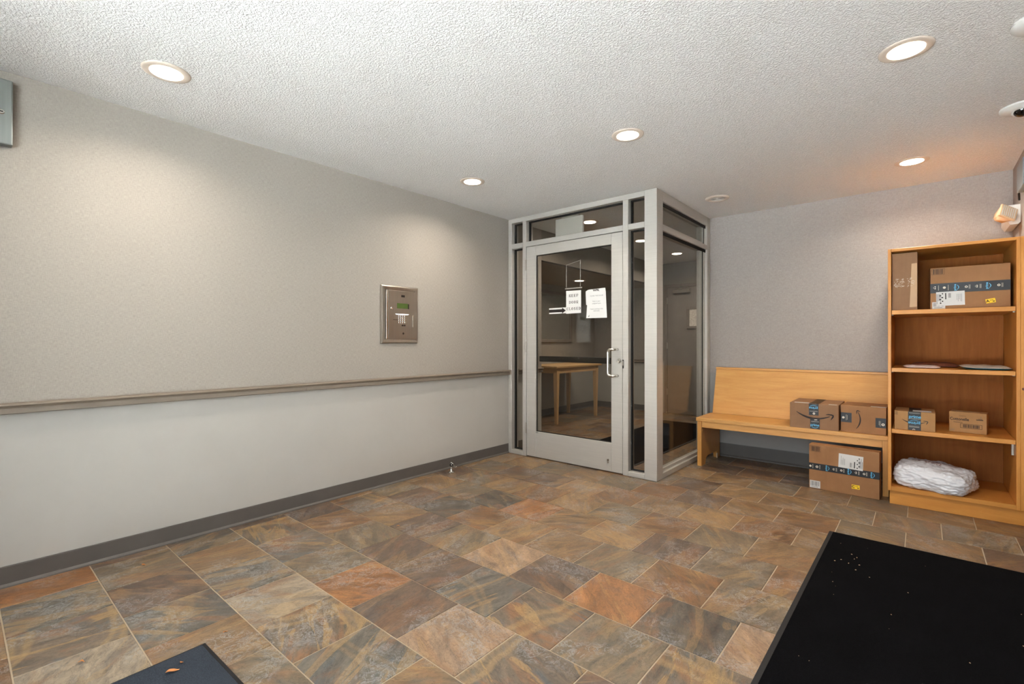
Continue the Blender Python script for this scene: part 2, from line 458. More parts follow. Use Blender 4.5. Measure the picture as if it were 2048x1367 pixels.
T = .12
two_tone('wall_left', 'long taupe wallcovered wall with pale painted lower half', -T, 0, YF - T, YO, 'wall_up', 'wall_low')
two_tone('wall_back', 'grey wallcovered wall behind the bench and bookcase', XS, XR, YB, YB + T, 'wall_back', 'wall_back_low')
two_tone('wall_right', 'grey wall carrying the emergency light', XR, XR + T, YF - T, YB + T, 'wall_back', 'wall_back_low')
two_tone('wall_lobby_end', 'far lobby wall seen through the glazed partition', XL - T, XS + T, YE, YE + T, 'lobby_up', 'lobby_low')
two_tone('wall_lobby_right', 'lobby side wall behind the bench wall', XS, XS + T, YB + T, YE, 'lobby_up', 'lobby_low')
two_tone('wall_lobby_left', 'lobby alcove wall behind the wooden table', XL - T, XL, YO - T, YE, 'lobby_up', 'lobby_low')
two_tone('wall_alcove_front', 'short return wall of the lobby alcove', XL, -T, YO - T, YO, 'lobby_up', 'lobby_low')
struct(G().box(-1.35, XR + T, YF - T, YE + T, H, H + .1).build('ceiling', 'ceil'), 'white popcorn textured ceiling')
sf = struct(G().box(XL, 0, YO, YE, ZS, H).build('ceiling_soffit', 'lobby_up'), 'lowered soffit over the lobby alcove')
G().box(0.0, .006, YO + .0, YE, ZS - .004, ZS + .012).build('edge_trim', 'bronze', sf)

# entry wall behind the camera: glazed storefront letting daylight in, raised to light the ceiling
we = base_struct('wall_front', 'glazed entry wall facing the street', (0, YF, 0))
G().box(0, 1.15, YF - T, YF, 0, H).box(3.74, XR, YF - T, YF, 0, H).box(1.15, 3.74, YF - T, YF, 2.40, H).build('wall_panel', 'wall_back', we)
for x in (1.15, 2.01, 2.86, 3.69):
    G().box(x, x + .05, YF - .1, YF - .01, 0, 2.40, .003).build('mullion', 'alu', we)
for z0, z1 in ((.0, .1), (2.36, 2.40)):
    for a, b in ((1.20, 2.01), (2.06, 2.86), (2.91, 3.69)):
        G().box(a, b, YF - .1, YF - .01, z0, z1, .003).build('rail', 'alu', we)
for a, b in ((1.20, 2.01), (2.06, 2.86), (2.91, 3.69)):
    G().box(a, b, YF - .058, YF - .052, .1, 2.36).build('pane', 'glass_entry', we)
struct(G().box(-14, 18, -22, YF - T, -.16, -.02).build('ground', 'pave'), 'pale concrete paving outside the entry')

# floor: grout bed with every tile a piece of its own
PT, TX, TY = .3313, .0826, .1422
cls = {'D': (118, 102, 92, .25), 'G': (140, 130, 112, .35), 'B': (118, 120, 118, .7), 'O': (186, 128, 80, .35), 'T': (160, 134, 102, .4),
       'P': (198, 170, 144, .2), 'L': (190, 180, 164, .35), 'M': (134, 124, 112, 1.0), 'W': (150, 116, 84, .45), 'S': (98, 98, 96, .4), 'K': (176, 148, 112, .5)}
lay = {0: {-1: 'O', 1: 'B', 3: 'M', 5: 'L'}, 1: {0: 'G', 2: 'D', 4: 'B', 6: 'T', 8: 'G'}, 2: {-1: 'S', 1: 'T', 3: 'B', 5: 'L', 7: 'M', 9: 'B', 11: 'T'},
       3: {0: 'M', 2: 'M', 4: 'G', 6: 'O', 8: 'D', 10: 'P', 12: 'M'}, 4: {-1: 'D', 1: 'W', 3: 'G', 5: 'D', 7: 'D', 9: 'B', 11: 'M', 13: 'G', 15: 'M'},
       5: {0: 'M', 2: 'T', 4: 'D', 6: 'G', 8: 'P', 10: 'D', 12: 'O', 14: 'S', 16: 'P'}, 6: {-1: 'G', 1: 'D', 3: 'S', 5: 'W', 7: 'K', 9: 'T', 11: 'G', 13: 'W', 15: 'G'},
       7: {0: 'T', 2: 'G', 4: 'S', 6: 'O', 8: 'T', 10: 'K', 12: 'D', 14: 'G', 16: 'W'}, 8: {-1: 'D', 1: 'G', 3: 'T', 5: 'W', 7: 'K', 9: 'G', 11: 'W', 13: 'G', 15: 'T'}}
full_mesh = {}
def tile_mesh(w, d):
    key = (round(w, 4), round(d, 4))
    if key not in full_mesh:
        b = .0016; t = .006
        v = []
        for z, i in ((-t, 0), (-b, 0), (0, b)):
            v += [(-w / 2 + i, -d / 2 + i, z), (w / 2 - i, -d / 2 + i, z), (w / 2 - i, d / 2 - i, z), (-w / 2 + i, d / 2 - i, z)]
        f = [(8, 9, 10, 11)]
        for k in (0, 4):
            f += [(k + i, k + (i + 1) % 4, k + 4 + (i + 1) % 4, k + 4 + i) for i in range(4)]
        me = bpy.data.meshes.new('tile'); me.from_pydata(v, [], f); me.update(); me.materials.append(M['slate']); full_mesh[key] = me
    return full_mesh[key]
def lay_tiles(parent, x0, x1, y0, y1, stop=None):
    rr = random.Random(3); n = 0
    for j in range(-4, 24):
        a, b = TY + j * PT, TY + (j + 1) * PT
        a2, b2 = max(a + .0025, y0), min(b - .0025, y1)
        if b2 - a2 < .02: continue
        for k in range(-9 if j % 2 == 0 else -8, 26, 2):
            c, d = TX + k * PT / 2, TX + (k + 2) * PT / 2
            c2, d2 = max(c + .0025, x0), min(d - .0025, x1)
            if d2 - c2 < .012: continue
            pieces = [(c2, d2, a2, b2)]
            if stop:
                XC, YC = XS - .06, YS + .05
                if c2 < XC and b2 > YC:
                    pieces = []
                    if YC - a2 > .012: pieces.append((c2, d2 if d2 <= XC + .1 else d2, a2, YC))
                    if d2 - XC > .012: pieces.append((XC, d2, max(a2, YC + .0003), b2))
            elif (c2 + d2) / 2 < 0 and (a2 + b2) / 2 < YO: continue
            for pc in pieces:
                put(parent, *pc, j, k, rr); n += 1
    return n
def put(parent, c2, d2, a2, b2, j, k, rr):
    if 1:
        if 1:
            o = bpy.data.objects.new('tile', tile_mesh(d2 - c2, b2 - a2)); COL.objects.link(o); o.parent = parent
            o.location = ((c2 + d2) / 2, (a2 + b2) / 2, rr.uniform(-.0007, .0004)); o.rotation_euler = (rr.uniform(-.0015, .0015), rr.uniform(-.0015, .0015), 0)
            q = lay.get(j, {}).get(k) or rr.choice('TGWDTWGKD')
            cc = cls[q]; l = lin([c_ * .72 + m_ * .28 for c_, m_ in zip(cc, (128, 112, 94))]); o.color = (l[0] * .76, l[1] * .72, l[2] * .67, cc[3])
fl = struct(G().box(-T, XR + T, YF - T, YB + T, -.12, -.003).build('floor', 'grout'), 'slate tile floor laid in a running bond')
n1 = lay_tiles(fl, .012, XR - .012, YF + .012, YB - .012, stop=True)
fl2 = struct(G().box(XL - T, XS + T, YB + T, YE + T, -.12, -.003).build('floor_lobby', 'grout'), 'slate tile floor of the lobby behind the glass')
fl3 = G().box(XL - T, -T, YO - T, YB + T, -.12, -.003).build('grout_bed', 'grout', fl2)
n2 = lay_tiles(fl2, XL + .012, XS - .065, YS + .055, YE - .012)

# baseboards and handrails
def baseboard(name, label, g): return struct(g.build(name, 'base'), label)
cove = lambda s: [(0, 0), (s * .016, 0), (s * .015, .006), (s * .006, .016), (s * .0045, .094), (s * .003, .0985), (0, .0985)]
baseboard('baseboard_left', 'dark grey vinyl baseboard along the long left wall', G().prism([(p[0] + .0005, p[1]) for p in cove(1)], 'y', YF, YS - .001))
baseboard('baseboard_back', 'dark grey vinyl baseboard under the bench', G().prism([(YB - p[0] - .0005, p[1] * 1.35) for p in cove(1)], 'x', XS + .002, 3.112))
baseboard('baseboard_right', 'dark grey vinyl baseboard along the right wall', G().prism([(XR - p[0] - .0005, p[1]) for p in cove(1)], 'y', YF, 4.37))
baseboard('baseboard_lobby', 'dark baseboard in the lobby alcove', G().prism([(XL + p[0] + .0005, p[1]) for p in cove(1)], 'y', YO, YE)
          .prism([(YE - p[0] - .0005, p[1]) for p in cove(1)], 'x', XL + .02, .06).prism([(p[0] + .0005, p[1]) for p in cove(1)], 'y', YS + .12, YO))
rp = [(0, .820), (.028, .818), (.036, .822), (.036, .834), (.030, .846), (.034, .853), (.046, .856), (.050, .861), (.048, .867), (.040, .870), (0, .870)]
hr = thing('handrail', 'long taupe handrail running along the left wall', 'handrail', (0, 1.0, .82))
for a, b in ((YF + .02, 1.62), (1.621, YS - .012)):
    smooth_by_angle(G().prism([(p[0] + .0006, p[1]) for p in rp], 'y', a, b).build('rail_section', 'rail', hr), 40)
G().box(.0006, .049, YS - .012, YS - .004, .819, .869, .003).build('end_cap', 'rail', hr)
hr2 = thing('handrail', 'taupe handrail on the far lobby wall behind the glass', 'handrail', (-.5, YE, .82))
smooth_by_angle(G().prism([(YE - p[0] - .0006, p[1]) for p in rp], 'x', XL + .03, .07).build('rail_section', 'rail', hr2), 40)
hr3 = thing('handrail', 'short taupe handrail just behind the narrow hinge-side pane', 'handrail', (0, 4.2, .82))
smooth_by_angle(G().prism([(p[0] + .0006, p[1]) for p in rp], 'y', YS + .13, YO - .02).build('rail_section', 'rail', hr3), 40)

# ------------------------------------------------------------------ glazed partition
FD = .112                                     # frame depth
y0, y1 = YS, YS + FD
GY = YS + .062                                # glass plane of the fixed lights
w1 = base_struct('window_1', 'aluminium framed glazed screen with transoms around the door', (.8, YS, 0))
def fr(name, x0, x1, ya, yb, z0, z1, par, m='alu', bev=.0025): return G().box(x0, x1, ya, yb, z0, z1, bev, 1).build(name, m, par)
fr('jamb', .001, .046, y0, y1, 0, H - .001, w1)
fr('mullion', .193, .239, y0, y1, 0, 2.392, w1)
fr('mullion', 1.320, 1.372, y0, y1, 0, 2.392, w1)
fr('header', .046, 1.5215, y0, y1, 2.392, H - .001, w1)
for a, b in ((.046, .193), (1.372, 1.5215)): fr('transom_rail', a, b, y0, y1, 2.128, 2.178, w1); fr('sill', a, b, y0, y1, 0, .042, w1)
fr('transom_rail', .239, 1.320, y0, y1, 2.128, 2.178, w1)
for a, b, c, d in ((.046, .193, .042, 2.128), (.046, .193, 2.178, 2.392), (.239, 1.320, 2.178, 2.392), (1.372, 1.5215, .042, 2.128), (1.372, 1.5215, 2.178, 2.392)):
    p = G().box(a, b, GY - .003, GY + .003, c, d).build('pane', 'glass', w1)
    e = .012
    g = G()
    for ya, yb in ((GY - .012, GY - .004), (GY + .004, GY + .012)):
        g.box(a, a + e, ya, yb, c, d).box(b - e, b, ya, yb, c, d).box(a + e, b - e, ya, yb, c, c + e).box(a + e, b - e, ya, yb, d - e, d)
    g.build('gasket', 'alu_dark', p)  # gaskets widened so the dark strip stands in for frame pocket shadow
w2 = base_struct('window_2', 'aluminium framed side screen beside the bench', (XS, 4.4, 0))
fr('corner_post', 1.522, XS, YS - .003, YS + .120, 0, H - .001, w2, bev=.003)
xa, xb = XS - FD, XS - .001
GX = XS - .050
fr('jamb', xa, xb, 5.045, YB - .001, 0, H - .001, w2)
fr('header', xa, xb, YS + .1205, 5.045, 2.352, H - .001, w2)
fr('transom_rail', xa, xb, YS + .1205, 5.045, 2.106, 2.150, w2)
fr('sill', xa, xb, YS + .1205, 5.045, 0, .046, w2)
for c, d in ((.046, 2.106), (2.150, 2.352)):
    a, b = YS + .1205, 5.045
    p = G().box(GX - .003, GX + .003, a, b, c, d).build('pane', 'glass', w2)
    st = .03; g = G()
    for q0, q1 in ((GX + .004, GX + .022),):
        g.box(q0, q1, a, a + st * .6, c, d).box(q0, q1, b - st, b, c, d).box(q0, q1, a + st * .6, b - st, c, c + st * .8).box(q0, q1, a + st * .6, b - st, d - st * .6, d)
    g.build('glazing_stop', 'alu', p)
    G().box(GX + .0225, GX + .030, a, b, d - .028, d).build('gasket', 'alu_dark', p)  # dark strip added as the shade under the header
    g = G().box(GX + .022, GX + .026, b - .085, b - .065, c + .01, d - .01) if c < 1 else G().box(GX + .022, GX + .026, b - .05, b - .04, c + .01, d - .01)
    g.build('gasket', 'alu_dark', p)  # dark strip added as the shaded gap along the far jamb

# door
d1 = base_struct('door_1', 'closed glazed aluminium door with pull handle and taped notices', (.78, YS, 0))
DY0, DY1 = YS + .004, YS + .049; DG = YS + .030
fr('hinge_stile', .243, .361, DY0, DY1, .008, 2.123, d1)
fr('lock_stile', 1.206, 1.316, DY0, DY1, .008, 2.123, d1)
fr('top_rail', .361, 1.206, DY0, DY1, 2.026, 2.123, d1)
fr('bottom_rail', .361, 1.206, DY0, DY1, .008, .264, d1)
dp = G().box(.361, 1.206, DG - .003, DG + .003, .264, 2.026).build('pane', 'glass', d1)
g = G()
for a, b, c, d in ((.361, .369, .264, 2.026), (1.198, 1.206, .264, 2.026), (.369, 1.198, .264, .271), (.369, 1.198, 2.019, 2.026)): g.box(a, b, DG - .011, DG - .004, c, d)
g.build('gasket', 'alu_dark', dp)
for z in (.235, 1.055, 1.885):
    h_ = G().lathe([(.0075, 0), (.0075, .11)], (.2415, YS - .004, z), 14).build('hinge', 'steel', d1, smooth=False)
    G().box(.229, .2395, YS - .003, YS - .0003, z + .002, z + .108).build('hinge_leaf', 'steel', h_)
def arc(p0, pc, p1, n=7):
    p0, pc, p1 = Vector(p0), Vector(pc), Vector(p1)
    return [tuple((1 - t) ** 2 * p0 + 2 * t * (1 - t) * pc + t * t * p1) for t in [i / n for i in range(n + 1)]]
hx, hb, hz0, hz1, ho = 1.270, 1.206, .862, 1.094, YS - .058
pts = [(hx, YS + .003, hz1)] + arc((hx, YS - .03, hz1), (hx, ho, hz1), (hx - .025, ho, hz1)) + arc((hb + .03, ho, hz1), (hb, ho, hz1), (hb, ho, hz1 - .032)) + \
      arc((hb, ho, hz0 + .032), (hb, ho, hz0), (hb + .03, ho, hz0)) + arc((hx - .025, ho, hz0), (hx, ho, hz0), (hx, YS - .03, hz0)) + [(hx, YS + .003, hz0)]
G().tube(pts, .0115, 14).build('pull_handle', 'chrome', d1, smooth=True)
ly = Matrix.Rotation(R(90), 4, 'X')
lk = smooth_by_angle(G().lathe([(.021, 0), (.021, .004), (.018, .009), (.012, .010), (.011, .006)], (1.285, YS + .004, .995), 24, ly).build('lock_cylinder', 'chrome', d1))
G().box(1.2838, 1.2862, YS - .003, YS - .0015, .989, 1.001).build('keyway', 'ink', lk)
sp = G().box(1.3165, 1.331, YS - .002, YS + .003, .93, 1.005).build('strike_plate', 'ink', d1)
G().box(1.321, 1.327, YS - .0045, YS - .002, .955, .995, .001).build('latch', 'steel', sp)
G().box(.36, 1.206, YS + .062, YS + .092, .962, 1.018, .006).build('push_bar', 'bronze', d1)
G().box(.362, .392, YS + .0015, YS + .0035, .253, .259).build('maker_label', 'ink_dim', d1)
kl = smooth_by_angle(G().lathe([(.010, 0), (.010, .004)], (1.175, YS + .004, .108), 18, ly).build('rail_plug', 'steel', d1))
G().frame(FRONT(YS - .0008)).ring(1.175, .108, .003, .005).build('plug_socket', 'ink', kl)
smooth_by_angle(G().lathe([(.007, 0), (.007, .004)], (1.175, YS + .004, .088), 18, ly).build('rail_plug', 'steel', d1))

# ---- papers taped on the door glass
PY = DG - .0045
def paper(name, label, pts):
    o = thing(name, label, 'notice', (sum(p[0] for p in pts) / len(pts), PY, min(p[1] for p in pts)))
    G().prism(pts, 'y', PY - .0012, PY).build('sheet', 'paper', o)
    return o
# stencil slab capitals, unit cell 1 wide x 1.25 high
def glyph(g, ch, u, v, s):
    def r(a, b, c, d): g.rect(u + a * s, u + b * s, v + c * s, v + d * s)
    def p(*q): g.poly([(u + x * s, v + y * s) for x, y in q])
    def stem(x): r(x, x + .26, .12, 1.13); r(x - .09, x + .35, 0, .1); r(x - .09, x + .35, 1.15, 1.25)
    if ch in 'KEPDRL': stem(.1)
    if ch == 'K': p((.42, .62), (.72, 1.15), (.95, 1.15), (.55, .6)); p((.46, .66), (.62, .74), (.98, .1), (.72, .1)); r(.62, 1.02, 0, .1); r(.62, 1.0, 1.15, 1.25)
    if ch == 'E': r(.42, .88, 0, .12); r(.42, .88, 1.13, 1.25); r(.42, .7, .56, .68); r(.82, .92, .0, .38); r(.82, .92, .87, 1.25); r(.66, .74, .45, .8)
    if ch == 'L': r(.42, .88, 0, .12); r(.80, .92, 0, .45)
    if ch in 'PR':
        r(.42, .66, 1.13, 1.25); r(.42, .66, .52, .63); g.ring(u + .62 * s, v + .88 * s, .22 * s, .38 * s, 10, -math.pi / 2, math.pi / 2)
    if ch == 'R': p((.52, .5), (.76, .5), (.98, .0), (.70, .0)); r(.7, 1.06, 0, .1)
    if ch == 'D': g.strip([(u + s * (.42 + .44 * math.sin(a)), v + s * (.625 + .56 * math.cos(a))) for a in [math.pi * i / 12 for i in range(13)]], [s * w for w in (.06, .07, .09, .11, .12, .13, .13, .13, .12, .11, .09, .07, .06)])
    if ch in 'OC':
        for sg in (-1, 1):
            if ch == 'C' and sg == 1: continue
            g.strip([(u + s * (.5 + sg * (.06 + .3 * math.sin(a))), v + s * (.625 + .56 * math.cos(a))) for a in [math.pi * i / 12 for i in range(13)]], [s * w for w in (.05, .07, .1, .12, .13, .13, .13, .13, .13, .12, .1, .07, .05)])
        if ch == 'C': r(.5, .82, .03, .14); r(.5, .82, 1.11, 1.22); r(.78, .9, .82, 1.2); r(.78, .9, .05, .36)
    if ch == 'S':
        g.strip([(u + s * x, v + s * y) for x, y in ((.84, .95), (.72, 1.14), (.5, 1.19), (.28, 1.12), (.2, .93), (.32, .74), (.5, .64), (.7, .52), (.8, .33), (.72, .13), (.5, .06), (.28, .11), (.16, .32))], [s * w for w in (.04, .06, .07, .1, .12, .13, .13, .13, .12, .1, .07, .06, .04)])
        r(.80, .88, .85, 1.24); r(.12, .2, .02, .42)
def word(g, txt, uc, v, s, adv):
    x = uc - (len(txt) - 1) * adv / 2 - s / 2
    for ch in txt: glyph(g, ch, x, v, s); x += adv
k = paper('notice_sheet', 'white sheet reading KEEP DOOR CLOSED taped to door glass', [(.712, 1.430), (.880, 1.432), (.880, 1.645), (.712, 1.648)])
g = G().frame(FRONT(PY - .0018))
word(g, 'KEEP', .797, 1.586, .021, .0275); word(g, 'DOOR', .797, 1.523, .021, .0275); word(g, 'CLOSED', .797, 1.462, .021, .0268)
g.build('lettering', 'ink', k)
a_ = paper('arrow_sheet', 'narrow white sheet with a thick black arrow left of the door notice', [(.512, 1.434), (.711, 1.436), (.711, 1.492), (.512, 1.490)])
g = G().frame(FRONT(PY - .0018)); g.rect(.512, .668, 1.447, 1.476); g.poly([(.666, 1.434), (.709, 1.462), (.666, 1.491)]); g.build('arrow_print', 'ink', a_)
w_ = paper('notice_sheet', 'curling white parking notice with grey text beside the door notice', [(.936, 1.380), (1.152, 1.378), (1.140, 1.615), (1.134, 1.649), (.958, 1.642), (.930, 1.628), (.934, 1.505), (.945, 1.50)])
g = G().frame(FRONT(PY - .0018)); g.text('WPK', 1.040, 1.632, .026, 0, 1.15, .0012); g.poly([(.955, 1.392), (.968, 1.394), (.970, 1.408)]); g.build('logo_print', 'ink', w_)
g = G().frame(FRONT(PY - .0018))
for t, z in (('CLOSE THE DOOR', 1.582), ('Park in your', 1.532), ('assigned spot', 1.513), ('Visitor parking is for', 1.462), ('VISITORS', 1.443)): g.text(t, 1.045, z, .0165)
g.build('small_lettering', 'ink_dim', w_)
tp = thing('tape_outline', 'strips of old clear tape on the door glass above the notice', 'tape', (.79, PY, 1.66))
for a, b, c, d in ((.712, .718, 1.68, 1.90), (.868, .875, 1.68, 1.93), (.70, .89, 1.664, 1.674)): G().box(a, b, PY - .0006, PY, c, d).build('tape_strip', 'clear_tape', tp)
g = G().prism([(.718, 1.893), (.868, 1.922), (.868, 1.926), (.718, 1.898)], 'y', PY - .0006, PY); g.build('tape_strip', 'clear_tape', tp)

# ------------------------------------------------------------------ lamps and other ceiling things
LX = (.575, 1.918, 3.25)
def downlight(x, y, label, z=H, power=LAMP_W, group='recessed ceiling lights'):
    t = thing('ceiling_light', label, 'light', (x, y, z), 0, group)
    prof = [(.066, .0), (.066, -.004), (.070, -.006), (.090, -.0055), (.097, -.003), (.098, -.0005)]
    smooth_by_angle(G().lathe([(p[0], p[1]) for p in prof], (0, 0, 0), 48).build('trim_ring', 'trim', t, local=True), 50)
    G().lathe([(.066, -.0062), (.060, -.0075), (.0, -.0085)], (0, 0, 0), 40).build('lens', 'lens', t, local=True)
    l = bpy.data.lights.new('lamp', 'AREA'); l.shape = 'DISK'; l.size = .125; l.energy = power; l.color = (1.0, .885, .76); l.spread = R(150)
    lo = bpy.data.objects.new('lamp', l); COL.objects.link(lo); lo.parent = t; lo.location = (0, 0, -.012)
    return t
downlight(LX[0], .67, 'lit recessed ceiling light nearest the grey metal box')
downlight(LX[0], 2.71, 'lit recessed ceiling light above the wall intercom')
downlight(LX[1], 2.725, 'lit recessed ceiling light in front of the glazed door screen')
downlight(LX[2], 2.721, 'large lit recessed ceiling light nearest the two dome cameras')
downlight(LX[2], 4.43, 'lit recessed ceiling light just in front of the bookcase')
for yy, nm in ((4.43, 'lit lobby ceiling light seen through the transom by the exit sign'), (5.67, 'lit lobby ceiling light seen through the tall narrow pane'), (6.83, 'lit lobby ceiling light seen through the side screen')):
    downlight(.61, yy, nm, power=LAMP_W * .8)
downlight(-.60, 6.13, 'lit light in the lowered lobby soffit seen above the notice', z=ZS, power=LAMP_W * .6)
v = thing('ceiling_vent', 'unlit round ceiling speaker grille beside the glazed screen corner', 'ceiling vent', (LX[1], 4.44, H))
smooth_by_angle(G().lathe([(.070, -.001), (.070, -.010), (.074, -.013), (.086, -.012), (.097, -.007), (.100, -.0005)], n=44).build('rim', 'trim', v, local=True), 50)
for r in (.012, .026, .040, .054, .066):
    smooth_by_angle(G().lathe([(r - .006, -.002), (r - .004, -.009), (r + .002, -.009), (r + .004, -.002)], n=36).build('louvre_ring', 'white_pl' if r < .06 else 'trim', v, local=True))
def dome(x, y, label, rz):
    t = thing('dome_camera', label, 'camera', (x, y, H), rz, 'dome security cameras')
    smooth_by_angle(G().lathe([(.098, -.0005), (.099, -.010), (.090, -.019), (.070, -.027), (.050, -.032), (.030, -.034)], n=40).build('housing', 'white_pl', t, local=True), 50)
    m = Matrix.Translation((-.014, -.02, -.026)) @ Matrix.Rotation(R(-24), 4, 'X')
    pr = [(.038 * math.cos(a), -.034 * math.sin(a)) for a in [math.pi / 2 * i / 8 for i in range(9)]]
    s_ = G().lathe(pr, n=28, mat=m).build('dome', 'black_gl', t, local=True, smooth=True)
    G().lathe([(.0385, .002), (.044, .001), (.044, -.007), (.0385, -.009)], n=30, mat=m).build('dome_collar', 'white_pl', t, local=True)
dome(3.728, 3.79, 'white dome camera with black lens above the bookcase', .2)
dome(3.676, 2.815, 'white dome camera cut off at the top right corner', .2)

# exit sign behind the transom
e = thing('exit_sign', 'blank white back of an exit sign behind the transom glass', 'sign', (.66, 3.965, 2.2))
G().box(.505, .822, 3.95, 3.985, 2.20, 2.385, .006).build('housing', 'white_pl', e)
G().box(.575, .775, 3.955, 3.98, 2.385, 2.402, .004).box(.55, .74, 3.945, 3.99, 2.402, 2.42, .004).build('bracket', 'white_pl', e)
G().box(.62, .68, 3.95, 3.985, 2.42, H - .001).build('canopy_plate', 'white_pl', e)

# ------------------------------------------------------------------ wall things
# entry intercom
ic = thing('intercom_panel', 'stainless steel entry intercom with keypad on the left wall', 'intercom', (.0, 2.427, 1.148))
def ico(u): return 2.241 + (u - 175) * .000589            # crop pixel -> wall y
def icz(w): return 1.147 + (1165 - w) * .000474
fo = [(2.241, 1.147), (2.612, 1.147), (2.612, 1.622), (2.241, 1.622)]
b = bmesh.new()
q = lambda ins, x: [b.verts.new((x, a + (ins if a < 2.4 else -ins), z + (ins if z < 1.4 else -ins))) for a, z in fo]
L0, L1, L2, L3 = q(0, .001), q(.004, .014), q(.012, .018), q(.034, .015)
L4 = q(.034, .006)
for A, B in ((L0, L1), (L1, L2), (L2, L3), (L3, L4)):
    for i in range(4): b.faces.new((A[i], A[(i + 1) % 4], B[(i + 1) % 4], B[i]))
b.faces.new(L4)
G().bm(b).build('flange', 'steel', ic)
py0, py1, pz0, pz1 = ico(285), ico(768), icz(1092), icz(245)
pnl = G().box(.008, .021, py0, py1, pz0, pz1, .002).build('door_panel', 'steel', ic)
G().box(.008, .0235, ico(250), ico(282), pz0, pz1, .004).build('hinge', 'chrome', ic)
X_ = .0212
G().box(X_, X_ + .0008, ico(500), ico(560), icz(356), icz(318)).build('camera_window', 'ink', pnl)
lcd = G().box(X_, X_ + .0008, ico(428), ico(614), icz(553), icz(464)).build('display', 'lcd', pnl)
G().box(X_, X_ + .0009, ico(614), ico(634), icz(557), icz(470)).build('display_edge', 'ink', lcd)
mx = Matrix.Rotation(R(90), 4, 'Y')
smooth_by_angle(G().lathe([(.011, 0), (.011, .004), (.008, .007), (.003, .0075)], (X_, ico(337), icz(555)), 20, mx).build('cam_lock', 'chrome', pnl))
smooth_by_angle(G().lathe([(.009, 0), (.009, .001), (.006, .0014)], (X_, ico(535), icz(990)), 20, mx).build('microphone_hole', 'ink', pnl))
ka, kb_, kc, kd = ico(362), ico(706), icz(888), icz(640)
kp = G().box(X_, X_ + .001, ka, kb_, kc, kd).build('keypad_plate', 'steel', ic)
G().prism([(ka + .03, kd - .012), (kb_ - .06, kd - .012), (kb_ - .045, kd - .004), (ka + .02, kd - .004)], 'x', X_ + .001, X_ + .006).build('keypad_lamp', 'keylight', kp)
G().box(X_ + .001, X_ + .005, kb_ - .008, kb_ - .001, kc + .004, kd - .012, .001).build('plate_edge', 'chrome', kp)
for i in range(4):
    for j in range(4):
        uu, ww = ico(466 + i * 33), icz(685 + j * 37)
        G().box(X_ + .001, X_ + .0045, uu - .007, uu + .007, ww - .0065, ww + .0065, .001, 1).build('key', 'chrome', kp)
G().frame(Matrix.Translation((X_ + .0014, 0, 0)) @ Matrix.Rotation(R(90), 4, 'Z') @ Matrix.Rotation(R(90), 4, 'X')).rect(ka, ka + .045, icz(757), icz(749)).rect(ico(505), ico(535), icz(862), icz(838)).rect(ico(540), ico(570), icz(862), icz(838)).build('key_print', 'ink', kp)

# grey metal box high on the left wall
cb = thing('control_box', 'grey metal control box high on the left wall by the ceiling', 'control box', (0, 0, 2.08))
G().box(.001, .05, -.28, .195, 2.082, 2.385, .004).build('housing', 'box_grey', cb)
G().box(.05, .052, -.276, .191, 2.086, 2.381, .001).build('cover', 'box_grey', cb)
ck = smooth_by_angle(G().lathe([(.012, 0), (.012, .003), (.009, .006), (.006, .006), (.005, .004)], (.052, .157, 2.229), 22, mx).build('cam_lock', 'chrome', cb))
G().box(.056, .0585, .152, .162, 2.2275, 2.2305).build('keyway', 'ink', ck)

# emergency light on the right wall
em = thing('emergency_light', 'cream emergency light with square lamp head above the bookcase', 'light', (XR, 4.86, 1.97))
G().prism([(XR - .001, 1.985), (XR - .012, 1.972), (XR - .05, 1.972), (XR - .068, 2.005), (XR - .066, 2.098), (XR - .058, 2.106), (XR - .001, 2.106)], 'y', 4.765, 5.07).build('housing', 'white_pl', em)
HC = (3.737, 4.715, 2.035)
rv_, dv_ = Vector((math.cos(YAW), math.sin(YAW), 0)), Vector((-math.sin(YAW), math.cos(YAW), 0))
ex = (rv_ * .092 + dv_ * -.022 + Vector((0, 0, -.046))).normalized(); ez = rv_ * .060 + dv_ * .020 + Vector((0, 0, .067)); ez = (ez - ex * ez.dot(ex)).normalized(); ey = ez.cross(ex)
hm = Matrix(((ex.x, ey.x, ez.x, HC[0]), (ex.y, ey.y, ez.y, HC[1]), (ex.z, ey.z, ez.z, HC[2]), (0, 0, 0, 1)))
hd = G().box(-.052, .052, -.008, .008, -.052, .052, .007, 3, hm @ Matrix.Translation((0, -.026, 0))).build('lamp_bezel', 'cream_pl', em, smooth=True)
bb = bmesh.new(); bmesh.ops.create_cube(bb, size=1)
for v_ in bb.verts:
    s_ = .098 if v_.co.y < 0 else .062; v_.co = Vector((v_.co.x * s_, v_.co.y * .075 + .014, v_.co.z * s_))
bmesh.ops.bevel(bb, geom=bb.edges[:], offset=.01, segments=3, affect='EDGES')
G().bm(bb, hm).build('lamp_head', 'cream_pl', em, smooth=True)
for i in range(7):
    G().box(-.040 + i * .012, -.033 + i * .012, -.036, -.034, -.042, .042, .001, 1, hm).build('lens_rib', 'white_pl', hd)
G().tube([hm @ Vector((.0, .03, 0)), Vector((3.775, 4.80, 2.035))], .016, 12).build('swivel', 'cream_pl', em)
wb = thing('wall_box', 'pale blue grey box on the right wall above the emergency light', 'wall box', (XR, 4.55, 2.16))
G().box(XR - .03, XR - .001, 4.42, 4.668, 2.16, 2.335, .006).build('housing', 'red_ink', wb)
G().tube([(XR - .012, 4.72, 2.125), (XR - .02, 4.66, 2.155)], .006, 8).build('bracket', 'bronze', wb)

